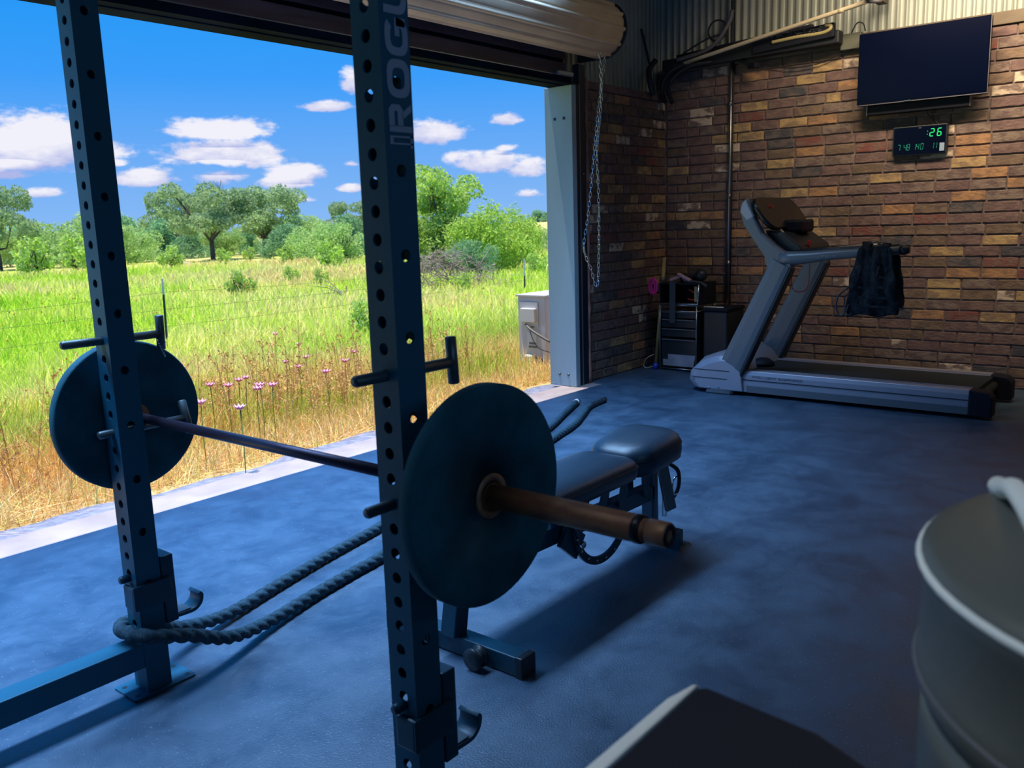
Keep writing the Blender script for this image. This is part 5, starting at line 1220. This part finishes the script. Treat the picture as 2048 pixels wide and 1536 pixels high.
def plant(kind, px, ybase, ytop, name, label, cat, group=None, dist=None, wid=1.0, hide_base=0):
    """stand a tree so that its foot is seen at (px, ybase) and its top at ytop, at a chosen distance"""
    d = ray(px, ybase); hd = math.hypot(d.x, d.y)
    if dist is None: t_ = (-.4-CAM.z)/d.z
    else: t_ = dist/hd
    p = CAM+d*t_; z0 = gz(p.x, p.y); D = (p-CAM).dot(fw)
    h = (ybase-ytop)/F_PX*D*1.0
    if dist is not None: h = (CAM.z+ray(px, ytop).z/math.hypot(ray(px, ytop).x, ray(px, ytop).y)*math.hypot(p.x-CAM.x, p.y-CAM.y))-z0
    t = thing(name, label, cat, (p.x, p.y, z0), group); s = h/1.0
    t.rotation_euler.z = random.uniform(0, 6.28); t.scale = (s*wid, s*wid, s)
    for me, nm in ((VM[kind][0], 'foliage'), (VM[kind][1], 'trunk')):
        o = bpy.data.objects.new(nm, me); COL.objects.link(o); o.parent = t
    return t
# big live oaks
plant('oak0', 425, 513, 366, 'live_oak', 'large grey-green live oak left of centre, forked trunk, behind a pale rock', 'tree', dist=60, wid=1.0)
plant('oak1', 530, 503, 374, 'live_oak', 'broad live oak right beside the largest one, dark straight trunk', 'tree', dist=66, wid=1.12)
plant('oak2', 365, 505, 380, 'live_oak', 'live oak with a loose leaning crown at the left of the big pair', 'tree', dist=70, wid=.8)
plant('oak2', 722, 500, 400, 'live_oak', 'live oak half hidden behind the near lettered upright', 'tree', dist=62, wid=1.0)
plant('oak1', -5, 500, 372, 'live_oak', 'dark live oak cut by the left edge of the picture', 'tree', dist=58, wid=.8)
bg = [('low0', 245, 498, 428, 72), ('low1', 290, 498, 436, 80), ('low0', 325, 500, 440, 68), ('low2', 200, 500, 430, 60), ('low1', 150, 505, 432, 58), ('low2', 110, 498, 446, 66), ('low0', 60, 495, 444, 72), ('low1', 15, 492, 440, 76),
      ('low2', 590, 500, 428, 64), ('low1', 640, 505, 440, 52), ('low2', 680, 508, 446, 46), ('low0', 575, 502, 448, 58), ('low1', 480, 500, 450, 74), ('low2', 415, 500, 452, 78), ('low0', 700, 500, 430, 60), ('low1', -60, 495, 430, 70), ('low0', 350, 498, 432, 84), ('low2', 620, 495, 430, 82), ('low0', 755, 500, 425, 66), ('low1', 800, 500, 430, 66), ('low0', 385, 506, 462, 66), ('low2', 450, 505, 460, 70), ('low0', 500, 504, 458, 72), ('low2', 545, 505, 462, 70), ('low1', 270, 500, 452, 64), ('low2', 40, 496, 458, 64)]
BGL = ['dark green tree just right of the far upright, in the tree line', 'tree in the tree line midway between far upright and leaning oak', 'dark tree of the tree line at the foot of the leaning oak', 'tree line tree hidden behind the far upright, right half',
       'rounded green tree at the left edge of the far upright', 'low green tree between the snag and the far upright', 'dark blue-green tree just left of the snag', 'green tree of the tree line near the left edge of the picture',
       'bushy tree under the right side of the second big oak', 'soft green bush right of the second big oak, clear in front', 'soft green bush touching the left edge of the near upright', 'dark low tree under the second big oak crown',
       'tree line tree seen between the two biggest oak trunks', 'tree line tree seen behind the largest oak trunk', 'dark tree behind the half hidden oak at the near upright', 'tree line tree just outside the left edge of the picture', 'farthest dark tree behind the leaning oak', 'farthest green tree right of the second big oak', 'dark tree directly behind the near upright', 'tree line tree just right of the near upright, behind the bright clump', 'low dark bush left of the largest oak trunk', 'low bush just right of the largest oak trunk', 'low dark bush left of the second big oak trunk', 'low bush just right of the second big oak trunk', 'low green bush near the far upright in front of the tree line', 'low bush left of the round bright shrub']
for i, (k, px, yb, yt, ds) in enumerate(bg):
    lab, g_ = BGL[i], 'trees of the distant tree line'
    plant(k, px, yb, yt, 'background_tree', lab, 'tree', g_, dist=ds, wid=1.05)
for i, (k, px, yb, yt, ds) in enumerate([]):
    if i in (4,): lab, g_ = 'rounded green tree at the left edge of the far upright', None
    elif i in (9, 10): lab, g_ = 'soft mid-green bush left of the near upright, in front of the tree line', 'bushes left of the near upright'
    else: lab, g_ = 'dense green tree in the distant tree line across the meadow', 'trees of the distant tree line'
    plant(k, px, yb, yt, 'background_tree', lab, 'tree', g_, dist=ds, wid=1.05)
# right group nearer
plant('tall', 885, 530, 330, 'tall_tree', 'tall airy bright green tree right of the near upright', 'tree', dist=34, wid=1.0)
plant('bright1', 880, 536, 415, 'bright_tree', 'bright green bushy tree under the tall tree behind the brush pile', 'tree', dist=33, wid=1.15)
plant('bright0', 975, 536, 410, 'bright_tree', 'bright yellow-green rounded tree in the middle of the right clump', 'tree', dist=32, wid=1.0)
plant('bright0', 1035, 520, 416, 'bright_tree', 'bright yellow-green tree at the right end of the clump by the door jamb', 'tree', dist=36, wid=.8)
plant('dark', 945, 538, 480, 'dark_shrub', 'dark blue-green shrub at the foot of the right clump', 'shrub', dist=29, wid=1.1)
plant('dark', 965, 520, 425, 'dark_shrub', 'dark tree showing between the bright trees of the right clump', 'tree', dist=42, wid=.8)
plant('low0', 1075, 440, 420, 'hill_tree', 'small dark tree on top of the far golden hill beside the jamb', 'tree', dist=150, wid=1.6)
plant('low0', 1110, 440, 418, 'hill_tree', 'small dark tree on the hill, mostly behind the door jamb', 'tree', dist=150, wid=1.6)
plant('low1', 1078, 500, 455, 'small_tree', 'small grey-green tree at the foot of the golden hill', 'tree', dist=52, wid=.8)
for px, yb, yt, ds, lab in ((72, 512, 474, 46, 'round bright shrub alone in the field at far left'), (150, 506, 468, 50, 'grey-green shrub touching the left edge of the far upright'), (340, 518, 490, 48, 'low green shrub left of the pale rock'), (445, 516, 496, 50, 'low shrub at the foot of the largest oak'),
                        (500, 512, 494, 55, 'low dark shrub between the two big oaks'), (575, 512, 490, 48, 'green shrub in front of the second oak'), (655, 520, 480, 40, 'feathery green shrub in front of the bush line'), (480, 560, 540, 26, 'small green tuft alone in mid meadow'),
                        (580, 545, 532, 30, 'small tuft right of the mid-meadow tuft'), (640, 552, 538, 28, 'small tuft nearer the near upright'), (730, 645, 600, 14, 'dark weedy tuft at the left edge of the near upright'), (1070, 535, 505, 30, 'reddish green shrub by the door jamb'), (930, 570, 545, 24, 'green shrub in front of the brush pile')):
    plant('tuft', px, yb, yt, 'meadow_shrub', lab, 'shrub', dist=ds, wid=1.0)
# dead snag
d = ray(82, 500); p = CAM+d*(70/math.hypot(d.x, d.y)); t = thing('dead_tree', 'thin leafless dead tree near the left edge of the tree line', 'tree', (p.x, p.y, gz(p.x, p.y)))
o = trunk_mesh(3.6, .55, .09, 77, 6, True); o = o.build('bare_branches', M['bark']); o.parent = t
# brush pile of cut branches
d = ray(880, 575); p = CAM+d*(25/math.hypot(d.x, d.y)); z0 = gz(p.x, p.y); rd = random.Random(21)
t = thing('brush_pile', 'tangled heap of pinkish grey dead branches right of the near upright', 'brush pile', (p.x, p.y, z0)); mb = MB(); mbig = MB()
lr = Vector((rt.x, rt.y, 0)).normalized()
for k in range(620):
    u = rd.gauss(0, .42); v = rd.gauss(0, .35); hmax = 1.0*math.exp(-(u/.75)**2)+.05
    c = Vector((p.x, p.y, z0+rd.uniform(0, hmax)))+lr*u*2.0+Vector((0, v, 0)); dd = Vector((rd.uniform(-1, 1), rd.uniform(-1, 1), rd.uniform(-.25, .8))).normalized()*rd.uniform(.2, .65)
    mm = c+dd*.5+Vector((rd.uniform(-.06, .06), rd.uniform(-.06, .06), rd.uniform(-.04, .08))); (mb if k % 12 else mbig).tube([c, mm, c+dd], [.008, .006, .003] if k % 12 else [.022, .016, .008], 3, caps=False)
for k in range(7):
    a = rd.uniform(-.6, .3); c = Vector((p.x, p.y, z0+.5))-lr*rd.uniform(.0, 1.0); e = c+lr*rd.uniform(-.9, .2)+Vector((0, 0, rd.uniform(.5, 1.0))); mbig.tube([c, c.lerp(e, .5)+Vector((0, 0, .15)), e], [.02, .014, .006], 4, caps=False)
o = mb.build('twigs', M['twig'], t); o['kind'] = 'stuff'; o = mbig.build('branches', M['twig'], t); o['kind'] = 'stuff'
# long fallen branch left of the upright
d = ray(690, 572); p = CAM+d*(23/math.hypot(d.x, d.y)); mb = MB(); b0 = Vector((p.x, p.y, gz(p.x, p.y)+.06))
for k in range(9): e = b0+lr*rd.uniform(-.9, .4)+Vector((0, rd.uniform(-.2, .2), rd.uniform(.02, .55))); mb.tube([b0, b0.lerp(e, .5)+Vector((0, 0, .08)), e], [.016, .010, .004], 4, caps=False)
o = mb.build('fallen_branch', M['twig']); tag(o, 'fallen grey branch in the grass left of the near upright', 'branch')
# pale rock
d = ray(367, 516); p = CAM+d*(52/math.hypot(d.x, d.y)); mb = MB().sphere((0, 0, 0), (.32, .26, .17), 14)
mb.v = [(x*(1+.08*math.sin(5*y+9*z)), y*(1+.07*math.sin(7*x)), max(z, -.05)) for x, y, z in mb.v]; o = mb.build('pale_rock', M['stone']); o.location = (p.x, p.y, gz(p.x, p.y)+.10); tag(o, 'pale rounded rock at the edge of the field below the big oaks', 'rock')
# distant guard rail on the hill
d = ray(1070, 432); L_ = math.hypot(d.x, d.y); p = CAM+d*(150/L_); t = thing('distant_railing', 'tiny white railing on top of the far hill beside the jamb', 'railing', (p.x, p.y, gz(p.x, p.y)))
zt = CAM.z+ray(1072, 430).z*150/L_; zb = gz(p.x, p.y)
for k in range(9):
    q = p+lr*(k-4)*.55; MB().box((q.x, q.y, (zb+zt)/2), (.09, .09, zt-zb)).build('railing_post', M['conduit'], t)
MB().bar(Vector((p.x, p.y, zt))-lr*2.3, Vector((p.x, p.y, zt))+lr*2.3, .10, .12).build('top_rail', M['white_plastic'], t)
